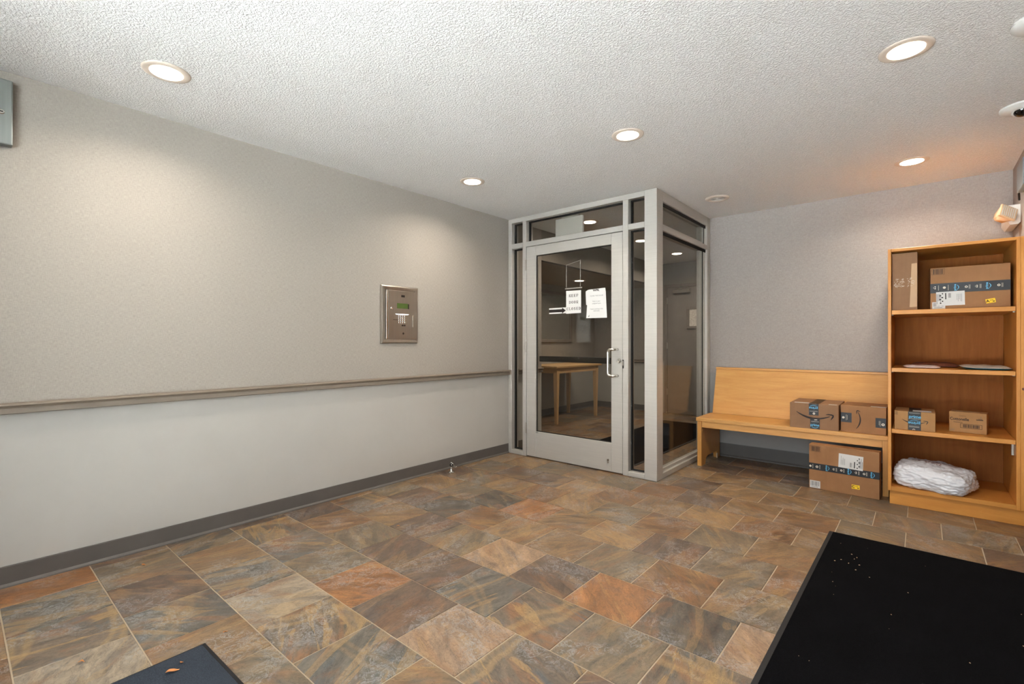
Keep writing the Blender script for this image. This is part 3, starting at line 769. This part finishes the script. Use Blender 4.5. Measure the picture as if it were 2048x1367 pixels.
# floor mounted door holder
ds = thing('door_holder', 'small chrome door holder with hook standing on the floor by the left wall', 'door stop', (.118, 2.9, 0))
smooth_by_angle(G().lathe([(.030, .0), (.030, .003), (.018, .008), (.010, .018), (.0075, .035), (.007, .052)], n=24).build('base', 'chrome', ds, local=True), 50)
smooth_by_angle(G().lathe([(.0, .05), (.012, .052), (.016, .062), (.013, .074), (.005, .080), (.004, .092), (.0, .094)], n=20).build('knob', 'chrome', ds, local=True), 50)
G().lathe([(.013, 0), (.016, .006), (.013, .014)], (0, 0, .066), 18, Matrix.Rotation(R(70), 4, 'Y') @ Matrix.Rotation(R(30), 4, 'X')).build('rubber_bumper', 'rubber', ds, local=True)
G().tube([(0.0, 0, .088), (.012, .010, .078), (.018, .016, .06), (.02, .020, .047), (.028, .028, .044), (.036, .036, .05)], .0032, 8).build('hook', 'chrome', ds, local=True, smooth=True)

# ------------------------------------------------------------------ bench
bn = thing('bench', 'maple wooden bench with slanted panel back against the grey wall', 'bench', (2.4, 4.85, 0))
BF = 4.553
G().box(1.690, 3.114, BF, 4.955, .419, .453, .004).build('seat', 'maple_x', bn)
G().box(1.739, 3.078, BF + .014, BF + .034, .362, .418, .002).build('apron', 'maple_x', bn)
lp = [(BF + .010, 0), (BF + .118, 0), (BF + .126, .030), (BF + .150, .060), (BF + .19, .072), (4.98, .072), (5.010, .060), (5.022, 0), (5.098, 0), (5.098, .419), (BF + .010, .419)]
for xx in (1.700, 3.079):
    o = G().prism(lp, 'x', xx, xx + .037).build('end_panel', 'maple_z', bn)
G().box(1.7375, 1.748, 4.985, 5.015, .001, .048, .002).build('floor_bracket', 'cream_pl', bn)
bp = [(4.955, .4535), (4.978, .4535), (5.098, .884), (5.075, .884)]
G().prism(bp, 'x', 1.712, 3.112).build('backrest', 'maple_x', bn)
G().box(1.709, 3.113, 5.068, 5.110, .8845, .905, .003).build('top_cap', 'maple_x', bn)

# ------------------------------------------------------------------ bookcase
bc = thing('bookcase', 'tall open maple bookcase full of parcels in the corner', 'bookcase', (3.45, 4.75, 0))
CF = 4.378; CB = 5.115
def bk(n, x0, x1, ya, yb, z0, z1, m, bev=.0012): return G().box(x0, x1, ya, yb, z0, z1, bev, 1).build(n, m, bc)
bk('side_panel', 3.1185, 3.137, CF, CB, .096, 1.824, 'maple_case_z')
bk('side_panel', 3.7585, 3.777, CF, CB, .096, 1.824, 'maple_case_z')
bk('top_panel', 3.1372, 3.7583, CF, CB, 1.804, 1.824, 'maple_case_x')
bk('bottom_panel', 3.1372, 3.7583, CF, CB, .098, .127, 'maple_case_x')
bk('back_panel', 3.1372, 3.7583, 5.0, 5.012, .127, 1.804, 'maple_back_shaded')
bk('plinth', 3.128, 3.815, CF + .018, CF + .036, .0, .0955, 'maple_case_x')
for z0, z1 in ((1.356, 1.386), (.946, .974), (.509, .538)):
    sh = bk('shelf', 3.1395, 3.7560, CF + .006, 4.998, z0, z1, 'maple_case_x')
    for xx in (3.1372, 3.7473):
        G().box(xx, xx + .011, CF + .05, CF + .066, z0 - .006, z0, .001).build('shelf_pin', 'white_pl', sh)
bk('shelf_bracket', 3.746, 3.7583, CF + .10, CF + .118, .425, .508, 'steel')
fs = bk('filler_strip', 3.7775, 3.8175, CF, CF + .02, .096, 1.824, 'maple_case_z')
smooth_by_angle(G().lathe([(.0085, 0), (.0085, .002), (.006, .0025), (.004, .001)], (3.7905, CF, .864), 18, ly).build('lock', 'mauve', fs))

# ------------------------------------------------------------------ parcels
def carton(name, label, loc, w, d, h, rotz, mat='card', group='cardboard parcels', slit=True):
    """origin: front left bottom corner; +x along the front, +y into the depth"""
    t = thing(name, label, 'box', loc, rotz, group)
    G().box(0, w, 0, d, 0, h, .0025, 2).build('carton', mat, t, local=True)
    if slit:
        G().box(.006, w - .006, d / 2 - .0012, d / 2 + .0012, h - .001, h + .0003).build('flap_seam', 'card_edge', t, local=True)
    return t
FR = FRONT(-.0012)
def tape_front(t, u0, u1, v0, v1, name='printed_tape', m='tape_dark', dy=.0007):
    return G().box(u0, u1, -dy, -.00005, v0, v1).build(name, m, t, local=True)
def smile(g, u, v, L, ang=0.0):
    c, s_ = math.cos(ang), math.sin(ang)
    tr = lambda p: (u + (p[0] * c - p[1] * s_) * L, v + (p[0] * s_ + p[1] * c) * L)
    pts = []; w = []
    for i in range(17):
        t = i / 16; a, b_, d = (0, .16), (.42, -.16), (.90, .075)
        pts.append(tr(((1 - t) ** 2 * a[0] + 2 * t * (1 - t) * b_[0] + t * t * d[0], (1 - t) ** 2 * a[1] + 2 * t * (1 - t) * b_[1] + t * t * d[1])))
        w.append(L * (.006 + .024 * math.sin(math.pi * min(1, t * 1.02) ** .9)) + (L * .004 if t > .8 else 0))
    g.strip(pts, w)
    hd_ = [tr(p) for p in ((.80, .125), (.86, .135), (.94, .13), (.985, .115), (.985, .08), (.96, .03), (.925, -.03))]
    g.strip(hd_, [L * k for k in (.006, .016, .02, .022, .022, .018, .004)])
def tape_print(tape, u0, u1, vc, hw, vertical=True, n=3, seed=1, ofs=0.0, step=None, flip=False):
    """prime wordmarks, icons and lines of small type along a tape"""
    rr = random.Random(seed)
    blue = G().frame(FR); pale = G().frame(FR)
    step = step or (u1 - u0) / n
    u = u0 + ofs
    ang = R(90)
    while u < u1 - .02:
        blue.text('prime', u + .012, vc, hw * .80, ang, 1.05, .0006)
        blue.strip([(u + .022 + .009 * math.sin(math.pi * i / 8), vc - hw * .75 + 1.5 * hw * i / 8) for i in range(9)], [.0008 + .0012 * math.sin(math.pi * i / 8) for i in range(9)])
        x = u + step * .44
        for kx in range(2):
            if x > u1 - .012: break
            if (kx + int(u * 100)) % 2: pale.ring(x, vc, .0035, .0075)
            else: pale.disc(x, vc + .005, .0035).disc(x, vc - .005, .0035).ring(x - .004, vc, .005, .0062)
            if x + .018 < u1:
                for q_ in (.013, .018): pale.rect(x + q_, x + q_ + .0014, vc - hw * .62, vc + hw * .62)
            x += step * .34
        u += step
    blue.build('wordmark_print', 'ink_blue', tape, local=True); pale.build('icon_print', 'ink_pale', tape, local=True)
def ship_label(t, u0, u1, v0, v1, ang=0, seed=2):
    c = Matrix.Translation(((u0 + u1) / 2, 0, (v0 + v1) / 2)) @ Matrix.Rotation(-ang, 4, 'Y')
    w, h = (u1 - u0) / 2, (v1 - v0) / 2
    b_ = G().box(-w, w, -.0013, -.0008, -h, h, mat=c).build('shipping_label', 'paper', t, local=True)
    rr = random.Random(seed); g = G().frame(c @ FRONT(-.0017))
    g.barcode(-w * .05, w * .12, -h * .75, -h * .1, seed, False)
    g.rect(w * .28, w * .36, -h * .8, h * .1)
    for i in range(6): g.rect(w * .5 + (i % 2) * .01, w * .5 + (i % 2) * .01 + rr.uniform(.006, .012), -h * .8 + i * h * .27, -h * .8 + i * h * .27 + .008)
    g.build('label_print', 'ink', b_, local=True)
    g = G().frame(c @ FRONT(-.0017))
    for i in range(5): g.rect(-w * .8 + i * .006, -w * .8 + i * .006 + .0015, -h * .6, h * rr.uniform(.0, .7))
    for i in range(4): g.rect(w * .68 + i * .006, w * .68 + i * .006 + .0025, -h * .7, h * rr.uniform(.2, .8))
    g.build('label_type', 'ink_dim', b_, local=True)
def sticker_bar(t, u0, u1, v0, v1, seed):
    b_ = G().box(u0, u1, -.0009, -.0001, v0, v1).build('barcode_sticker', 'paper', t, local=True)
    G().frame(FR).barcode(u0 + .006, u1 - .006, v0 + .016, v1 - .005, seed, False).rect(u0 + .01, u1 - .015, v0 + .007, v0 + .010).build('barcode_print', 'ink_dim', b_, local=True)
def sticker_yellow(t, u, v, w, h, ch, ang=0):
    c = Matrix.Translation((u, 0, v)) @ Matrix.Rotation(-ang, 4, 'Y')
    b_ = G().box(-w / 2, w / 2, -.0009, -.0001, -h / 2, h / 2, mat=c).build('yellow_sticker', 'yellow', t, local=True)
    g = G().frame(c @ FRONT(-.0013)); g.text(ch, -w * .30, 0, h * .85, 0, 1, .0006); g.rect(w * .05, w * .3, h * .1, h * .2).rect(w * .2, w * .42, -h * .3, -h * .12).disc(-w * .02, h * .15, .0022); g.build('sticker_print', 'ink', b_, local=True)

# bench, left carton
t = carton('cardboard_box', 'cardboard box with wide black smile arrow on the bench, left of the pair', (2.466, 4.556, .4535), .339, .385, .205, 0, 'card2')
tp1 = G().box(.136, .204, -.0007, -.00005, .112, .204).box(.140, .206, .0, .385, .2051, .2058).build('printed_tape', 'tape_dark', t, local=True)
G().frame(FR).text('prime', .168, .170, .026, math.pi, 1.0, .0006).strip([(.145 + .046 * i / 8, .184 + .008 * math.sin(math.pi * i / 8)) for i in range(9)], .0014).build('wordmark_print', 'ink_blue', tp1, local=True)
G().frame(FR).rect(.142, .198, .143, .145).ring(.172, .126, .0035, .0085).build('icon_print', 'ink_pale', tp1, local=True)
tp2 = G().box(.146, .212, -.0007, -.00005, .002, .090).build('printed_tape', 'tape_dark', t, local=True)
G().frame(FR).text('prime', .178, .033, .026, 0, 1.0, .0006).strip([(.156 + .046 * i / 8, .018 - .008 * math.sin(math.pi * i / 8)) for i in range(9)], .0014).build('wordmark_print', 'ink_blue', tp2, local=True)
G().frame(FR).rect(.152, .206, .060, .062).disc(.180, .078, .006).disc(.190, .078, .005).build('icon_print', 'ink_pale', tp2, local=True)
g = G().frame(FRONT(-.0016)); smile(g, .048, .092, .258, 0.0); g.build('smile_print', 'ink', t, local=True)
G().box(.03, .135, .012, .05, .2051, .2057).build('top_label', 'paper', t, local=True)
G().box(.27, .325, .012, .035, .2051, .2057).build('top_label', 'paper', t, local=True)
# bench, right carton
t = carton('cardboard_box', 'cardboard box with upright smile arrow on the bench against the bookcase', (2.814, 4.592, .4535), .287, .28, .209, R(-3), 'card')
for n_, (a, b, c, d) in enumerate(((.001, .072, .075, .150), (.222, .286, .055, .128))):
    tq = tape_front(t, a, b, c, d)
    m_ = (c + d) / 2
    if n_ == 0: G().frame(FR).disc(.018, m_ - .002, .009).rect(.036, .0378, c + .015, d - .015).rect(.043, .0446, c + .02, d - .02).build('icon_print', 'ink_pale', tq, local=True)
    else: G().frame(FR).ring(.268, m_ - .01, .004, .010).rect(.250, .2518, c + .012, d - .02).rect(.243, .2446, c + .02, d - .02).build('icon_print', 'ink_pale', tq, local=True)
g = G().frame(FR); smile(g, .124, .030, .145, R(90)); g.build('smile_print', 'ink', t, local=True)
G().box(.19, .286, .01, .05, .2091, .2097).build('top_label', 'paper', t, local=True)
# under the bench
t = carton('cardboard_box', 'large flat cardboard box standing on the floor under the bench', (2.619, 4.455, .0005), .450, .095, .347, R(-3.5), 'card')
def fq(x, y): return ((x - 178) / 1370 * .450, )
tq = G().box(.0, .4508, -.0007, .03, .148, .2).box(.4500, .4507, .0, .095, .148, .2).build('printed_tape', 'tape_dark', t, local=True)
tape_print(tq, .0, .445, .174, .022, n=3, ofs=.105, step=.142)
G().frame(FR).disc(.010, .174, .008).rect(.026, .028, .158, .190).ring(.055, .174, .004, .009).rect(.073, .075, .158, .190).build('icon_print', 'ink_pale', tq, local=True)
G().frame(FR).barcode(.010, .080, .293, .334, 5).build('barcode_print', 'ink', t, local=True)
ship_label(t, .198, .352, .196, .302, R(-2), 8)
sticker_bar(t, .006, .077, .005, .062, 9)
sticker_yellow(t, .306, .066, .050, .031, 'C', R(1))
# top shelf
t = carton('cardboard_box', 'tall plain brown carton standing at the left of the top shelf', (3.1405, 4.420, 1.3865), .140, .33, .408, 0, 'card2')
G().prism([(.108, .375 - .048), (.138, .375 - .046), (.138, .022), (.098, .020)], 'y', -.0006, -.0001).build('tape_strip', 'kraft', t, local=True)
g = G().frame(FR); rr = random.Random(4)
for i in range(46):
    u, v_ = rr.uniform(.008, .060), rr.uniform(.165, .225); g.rect(u, u + rr.uniform(.004, .014), v_, v_ + .0016, rr.uniform(-.4, .4))
for i in range(26):
    u, v_ = rr.uniform(.082, .122), rr.uniform(.165, .232); g.rect(u, u + rr.uniform(.002, .010), v_, v_ + .0016, rr.uniform(-.6, .6))
g.build('torn_label', 'ink_pale', t, local=True)
t = carton('cardboard_box', 'wide cardboard box with black printed tape on the top shelf', (3.349, 4.455, 1.3865), .392, .20, .287, 0, 'card')
tq = G().box(-.0007, .392, -.0007, .012, .112, .178).build('printed_tape', 'tape_dark', t, local=True)
tape_print(tq, .0, .390, .146, .022, n=3, ofs=.115, step=.155)
G().frame(FR).ring(.022, .150, .005, .0065).disc(.026, .157, .0035).disc(.026, .143, .0035).rect(.042, .044, .13, .165).disc(.073, .148, .008).rect(.092, .094, .128, .166).build('icon_print', 'ink_pale', tq, local=True)
G().frame(FR).barcode(.006, .074, .240, .281, 6).build('barcode_print', 'ink', t, local=True)
sticker_bar(t, .010, .078, .003, .050, 12)
ship_label(t, .031, .176, .024, .120, R(181), 14)
sticker_yellow(t, .300, .045, .046, .028, 'A', R(10))
# third shelf
t = carton('cardboard_box', 'small cardboard box with black tape over a smile print, third shelf left', (3.155, 4.398, .5385), .220, .26, .131, 0, 'card3')
tq = G().box(.075, .144, -.0007, -.00005, .002, .130).box(.078, .146, 0, .26, .1311, .1317).build('printed_tape', 'tape_dark', t, local=True)
G().frame(FR).text('prime', .112, .096, .028, 0, 1, .0007).text('prime', .108, .052, .028, math.pi, 1, .0007).strip([(.086 + .046 * i / 8, .066 + .007 * math.sin(math.pi * i / 8)) for i in range(9)], .0014).build('wordmark_print', 'ink_blue', tq, local=True)
G().frame(FR).rect(.08, .14, .121, .1228).rect(.076, .143, .0815, .0828).rect(.08, .136, .0225, .0243).rect(.08, .136, .030, .0312).ring(.106, .004, .004, .008, 10, 0, math.pi).build('icon_print', 'ink_pale', tq, local=True)
g = G().frame(FRONT(-.0006)); smile(g, .042, .052, .140); g.rect(.002, .018, .118, .122).rect(.002, .018, .106, .110); g.build('smile_print', 'ink', t, local=True)
G().box(.10, .20, .02, .10, .1320, .1326).build('top_label', 'paper', t, local=True)
t = carton('cardboard_box', 'small tan tissue carton with bold lettering and barcode on the third shelf', (3.449, 4.521, .5385), .187, .115, .140, R(-8.5), 'card3')
g = G().frame(FR); g.text('Cottonelle', .052, .091, .027, 0, .82, .0006); g.rect(.022, .068, .068, .0705).rect(.136, .170, .092, .097).rect(.146, .166, .100, .1025).rect(.05, .085, .113, .1145); g.build('lettering', 'ink', t, local=True)
G().frame(FR).barcode(.057, .165, .032, .062, 21, True, .0018).build('barcode_print', 'ink', t, local=True)
G().frame(FR).rect(.01, .03, .018, .0195).rect(.01, .026, .012, .0135).rect(.158, .160, .104, .12).build('small_print', 'ink_dim', t, local=True)
G().box(.03, .15, .02, .05, .1401, .1406).build('top_tape', 'kraft', t, local=True)

# soft mailers on the second shelf
def mailer(name, label, loc, w, d, th, rotz, mat, mat2=None, seed=1, lift=.0):
    t = thing(name, label, 'envelope', loc, rotz, 'mailers on the second shelf')
    n, m = 18, 14; v = []; f = []
    for s_ in (0, 1):
        for j in range(m + 1):
            for i in range(n + 1):
                a, b_ = i / n, j / m; e_ = (max(0, min(a, 1 - a, b_ * w / d * .8, (1 - b_) * w / d * .8)) * 5); e_ = min(1, e_) ** .6
                z = th * (.36 + .0 * s_) + (th * .62 * e_ if s_ else -th * .34 * min(1, e_ * 1.5))
                z += s_ * th * .22 * noise.noise((a * 5 + seed, b_ * 5, 3)) * e_ + lift * max(0, .3 - a) ** 2 * 8
                v.append((a * w, b_ * d, max(.0004, z + .0004)))
    k_ = (n + 1) * (m + 1)
    top, bot = [], []
    for j in range(m):
        for i in range(n):
            p = j * (n + 1) + i; bot.append((p, p + n + 1, p + n + 2, p + 1)); top.append((p + k_, p + 1 + k_, p + n + 2 + k_, p + n + 1 + k_))
    rim = []
    for i in range(n): rim.append((i, i + 1, i + 1 + k_, i + k_)); q_ = m * (n + 1) + i; rim.append((q_ + 1, q_, q_ + k_, q_ + 1 + k_))
    for j in range(m): p = j * (n + 1); rim.append((p + n + 1, p, p + k_, p + n + 1 + k_)); p += n; rim.append((p, p + n + 1, p + n + 1 + k_, p + k_))
    g = G().add(v, bot + rim) if mat2 else G().add(v, bot + rim + top)
    g.build('pouch', mat, t, local=True, smooth=True)
    if mat2: G().add(v, top).build('upper_face', mat2, t, local=True, smooth=True)
    return t
mailer('padded_mailer', 'pale pinkish white mailer at the front left of the second shelf', (3.200, 4.44, .9745), .20, .17, .020, R(-3), 'pinkwhite', None, 1, .01)
mailer('padded_mailer', 'dark reddish brown mailer lying behind the white one', (3.232, 4.66, .9745), .275, .22, .034, R(-2), 'mauve', None, 5)
mailer('padded_mailer', 'grey topped mailer with bright blue edge at the right of the second shelf', (3.508, 4.415, .9745), .242, .28, .030, R(1), 'bluemail', 'greymail', 9, .012)

# polythene parcel on the bottom shelf
def bag():
    t = thing('parcel_bag', 'crinkled white plastic wrapped parcel on the bottom shelf', 'parcel', (3.372, 4.535, .1275), R(-15))
    b = bmesh.new(); bmesh.ops.create_cube(b, size=1)
    bmesh.ops.subdivide_edges(b, edges=b.edges[:], cuts=46, use_grid_fill=True)
    for v in b.verts:
        p = v.co * 2
        s_ = Vector([math.copysign(abs(c) ** 1.0, c) for c in p]); L = (abs(p.x) ** 5 + abs(p.y) ** 5 + abs(p.z) ** 3.4) ** (1 / 4.4)
        q = p / max(L, 1e-6) if L > 0 else p
        q = p.lerp(q, .9)
        x, y, z = q.x * .202, q.y * .166, q.z * .083
        hill = 1.0 - .16 * max(0, q.x) - .08 * max(0, -q.y)
        z = (z + .082) * hill
        n1 = noise.noise((x * 9, y * 9, z * 16)); r1 = 1 - abs(noise.noise((x * 16 + 3, y * 16, z * 26))) * 2; r2 = 1 - abs(noise.noise((x * 38, y * 38 + 5, z * 55 + 2))) * 2
        d = .011 * n1 + .011 * (r1 - .4) * abs(r1) + .0075 * (r2 - .4)
        end = max(0, abs(q.x) - .7) * 2.2
        d += end * .006 * (1 - abs(noise.noise((x * 8, y * 60, z * 60))) * 2)
        nrm = Vector((q.x ** 5, q.y ** 5, q.z ** 5)); nrm = nrm.normalized() if nrm.length > 1e-6 else Vector((0, 0, 1))
        c = Vector((x, y, z)) + nrm * d
        c.z = max(c.z, .0008 if c.y > -.12 else .0008); v.co = c
    o = G().bm(b).build('polythene_wrap', 'poly', t, local=True, smooth=True)
    # address print following the top
    g = G(); rr = random.Random(2)
    def top(x, y):
        hit, loc, nn, ii = o.ray_cast(Vector((x, y, .5)), Vector((0, 0, -1)))
        return loc + Vector((0, 0, .0012)) if hit else Vector((x, y, .16))
    for i in range(5):
        for s0 in range(9):
            if rr.random() < .3: continue
            x0 = -.10 + s0 * .016; yy = -.02 + i * .017
            g.add([top(x0, yy), top(x0 + .012, yy), top(x0 + .012, yy + .007), top(x0, yy + .007)], [(0, 1, 2, 3)])
    g.build('address_print', 'mauve', t, local=True)
bpy.context.view_layer.update()
bag()

# ------------------------------------------------------------------ mats and litter
def floor_mat(name, label, x0, x1, y0_, y1_, mat, loc_rot=0, pivot=(0, 0), bord=.022):
    t = thing(name, label, 'mat', (pivot[0], pivot[1], .0012), loc_rot)
    g = G(); b = bmesh.new()
    n = 60
    G().box(x0 + bord, x1 - bord, y0_ + bord, y1_ - bord, 0, .0095, .002, 2).build('pile', mat, t, local=True)
    pr = lambda i: None
    V = []
    for ins, z in ((0, 0), (.002, .0035), (bord, .007), (bord, 0)):
        V += [(x0 + ins, y0_ + ins, z), (x1 - ins, y0_ + ins, z), (x1 - ins, y1_ - ins, z), (x0 + ins, y1_ - ins, z)]
    F = []
    for k_ in range(4):
        for i in range(4):
            a0 = k_ * 4; b0 = ((k_ + 1) % 4) * 4; F.append((a0 + i, a0 + (i + 1) % 4, b0 + (i + 1) % 4, b0 + i))
    G().add(V, F).build('rubber_border', 'rubber', t, local=True)
    return t
floor_mat('entrance_mat', 'large black carpet mat on the floor in front of the bookcase', 0, .90, -3.2, 0, 'mat', R(-.4), (2.872, 3.50))
floor_mat('entrance_mat', 'charcoal mat corner at the lower left edge of the floor', -.0, 1.2, -1.15, 0, 'mat_small', R(1.5), (1.205, .640), .016)
floor_mat('lobby_mat', 'black mat on the lobby floor behind the glass', .40, 1.27, 4.17, 6.85, 'mat', 0, (0, 0))
def leaf(name, label, loc, L, rz, seed):
    n = 9; v = []; f = []
    for j, s_ in enumerate((-1, 0, 1)):
        for i in range(n):
            a = i / (n - 1); w = L * .2 * math.sin(math.pi * a ** .8) * (1 + .3 * noise.noise((a * 6, seed, s_)))
            z = .002 + abs(s_) * w * .5 + .004 * math.sin(a * 3 + seed) ** 2
            v.append((a * L - L / 2, s_ * w, z))
    for j in range(2):
        for i in range(n - 1): f.append((j * n + i, j * n + i + 1, (j + 1) * n + i + 1, (j + 1) * n + i))
    v2 = [(x, y, z + .0008) for x, y, z in v]; m = len(v)
    t = thing(name, label, 'leaf', loc, rz, 'dry leaf scraps on the floor')
    G().add(v + v2, f + [tuple(i + m for i in reversed(q)) for q in f]).build('blade', 'leaf', t, local=True)
leaf('dry_leaf', 'large brown dry leaf on the charcoal mat', (1.318, .505, .0107), .042, 1.2, 1)
leaf('dry_leaf', 'small brown leaf scrap on the charcoal mat beside the large leaf', (1.288, .540, .0107), .016, .4, 2)
leaf('dry_leaf', 'brown leaf scrap on the tiles left of the charcoal mat', (.990, .310, .001), .024, .8, 3)
leaf('dry_leaf', 'orange leaf scrap on the tiles beyond the charcoal mat', (1.190, .715, .001), .02, 1.8, 4)
leaf('dry_leaf', 'brown leaf scrap on the tiles near the left baseboard', (.232, .655, .001), .032, .3, 5)
leaf('dry_leaf', 'tiny yellow leaf scrap in the middle of the tiled floor', (.80, 1.83, .001), .022, .5, 6)
g = G(); rr = random.Random(9)
for i in range(34):
    x, y = rr.uniform(2.93, 3.65), rr.uniform(1.5, 3.42); s_ = rr.choice((.0009, .0012, .0016, .0022))
    if rr.random() < .2: x, y = rr.gauss(3.03, .04), rr.gauss(3.08, .06); s_ = .003
    a = rr.uniform(0, 3)
    mm = Matrix.Translation((x, y, .0112)) @ Matrix.Rotation(a, 4, 'Z')
    g.box(-s_, s_, -s_ * .5, s_ * .5, 0, s_ * .6, mat=mm)
cr = g.build('crumbs', 'crumb'); cr['kind'] = 'stuff'; tag(cr, 'tiny pale crumbs scattered on the large black mat', 'crumbs')

# ------------------------------------------------------------------ lobby behind the glass
tb = thing('console_table', 'light wooden table with tapered legs in the lobby alcove', 'table', (-.83, 6.08, 0))
G().box(-1.20, -.545, 5.47, 6.70, .792, .818, .003).build('table_top', 'table', tb)
for a, b_, c, d in ((-1.12, -.60, 5.535, 5.555), (-1.12, -.60, 6.60, 6.62), (-.600, -.580, 5.58, 6.58), (-1.13, -1.11, 5.58, 6.58)):
    G().box(a, b_, c, d, .715, .7915).build('apron', 'table', tb)
for lx, sx in ((-.605, -1), (-1.115, 1)):
    for lyy, sy in ((5.545, 1), (6.61, -1)):
        h0, h1 = .031, .019
        v = []
        for z, hh in ((.0005, h1), (.66, h0), (.7915, h0)):
            v += [(lx - hh, lyy - hh, z), (lx + hh, lyy - hh, z), (lx + hh, lyy + hh, z), (lx - hh, lyy + hh, z)]
        f = [(0, 3, 2, 1), (8, 9, 10, 11)] + [(k_ + i, k_ + (i + 1) % 4, k_ + 4 + (i + 1) % 4, k_ + 4 + i) for k_ in (0, 4) for i in range(4)]
        G().add(v, f).build('leg', 'table_leg', tb)
mr = thing('wall_mirror', 'taupe framed mirror on the lobby alcove wall above the table', 'mirror', (XL, 6.2, 1.15))
my0, my1, mz0, mz1 = 5.55, 6.86, 1.155, 1.975
fw = .05
for a, b_, c, d in ((my0, my1, mz0, mz0 + fw), (my0, my1, mz1 - fw, mz1), (my0, my0 + fw, mz0 + fw, mz1 - fw), (my1 - fw, my1, mz0 + fw, mz1 - fw)):
    G().box(XL + .001, XL + .03, a, b_, c, d, .004, 1).build('frame_rail', 'frame_taupe', mr)
G().box(XL + .001, XL + .012, my0 + fw, my1 - fw, mz0 + fw, mz1 - fw).build('mirror_plate', 'mirror', mr)
def lobby_door(name, label, origin, rotz):
    d = base_struct(name, label, origin); d.rotation_euler = (0, 0, rotz); MW[d.name] = Matrix.Translation(origin) @ Matrix.Rotation(rotz, 4, 'Z')
    for q_ in ((-.05, 0, 0, 2.09), (.90, .95, 0, 2.09), (0, .90, 2.04, 2.09)): G().box(q_[0], q_[1], -.03, -.001, q_[2], q_[3], .003).build('frame_member', 'frame_taupe', d, local=True)
    G().box(.004, .896, -.022, -.001, .008, 2.036, .002).build('leaf', 'door_grey', d, local=True)
    c = G().box(.11, .38, -.075, -.022, 1.945, 2.0, .006).build('closer', 'steel', d, local=True)
    G().tube([(.15, -.05, 2.005), (.40, -.19, 2.02), (.22, -.035, 2.06)], .007, 8).build('closer_arm', 'steel', c, local=True)
    for z in (.3, 1.05, 1.78): G().lathe([(.007, 0), (.007, .1)], (.002, -.026, z), 12).build('hinge', 'steel', d, local=True)
    k_ = G().lathe([(.026, 0), (.026, .008), (.012, .012), (.012, .03), (.024, .036), (.026, .05), (.016, .06)], (.83, -.022, 1.0), 20, Matrix.Rotation(R(90), 4, 'X')).build('knob', 'chrome', d, local=True, smooth=True)
    return d
lobby_door('door_2', 'grey door with closer at the far end of the lobby', (.145, YE, 0), 0)
lobby_door('door_3', 'grey door with closer on the lobby side wall', (XS, 6.75, 0), R(-90))
pf = thing('framed_notice', 'framed pale map on the grey door at the end of the lobby', 'frame', (.60, YE - .024, 1.37))
for a, b_, c, d in ((.47, .76, 1.37, 1.41), (.47, .76, 1.675, 1.715), (.47, .51, 1.41, 1.675), (.72, .76, 1.41, 1.675)):
    G().box(a, b_, YE - .040, YE - .0225, c, d, .003, 1).build('frame_rail', 'frame_taupe', pf)
G().box(.51, .72, YE - .030, YE - .0225, 1.41, 1.675).build('print', 'art', pf)
print('tiles', n1, n2, 'meshes', len(bpy.data.meshes))

for o in bpy.data.objects:
    if o.type == 'MESH' and o.parent and any(k_ in o.name for k_ in ('print', 'lettering', 'torn_label', 'label_type', 'gasket', 'glazing_stop', 'small_', 'pane_edge')) and 'printed' not in o.name and 'print' != o.name:
        o['kind'] = 'stuff'
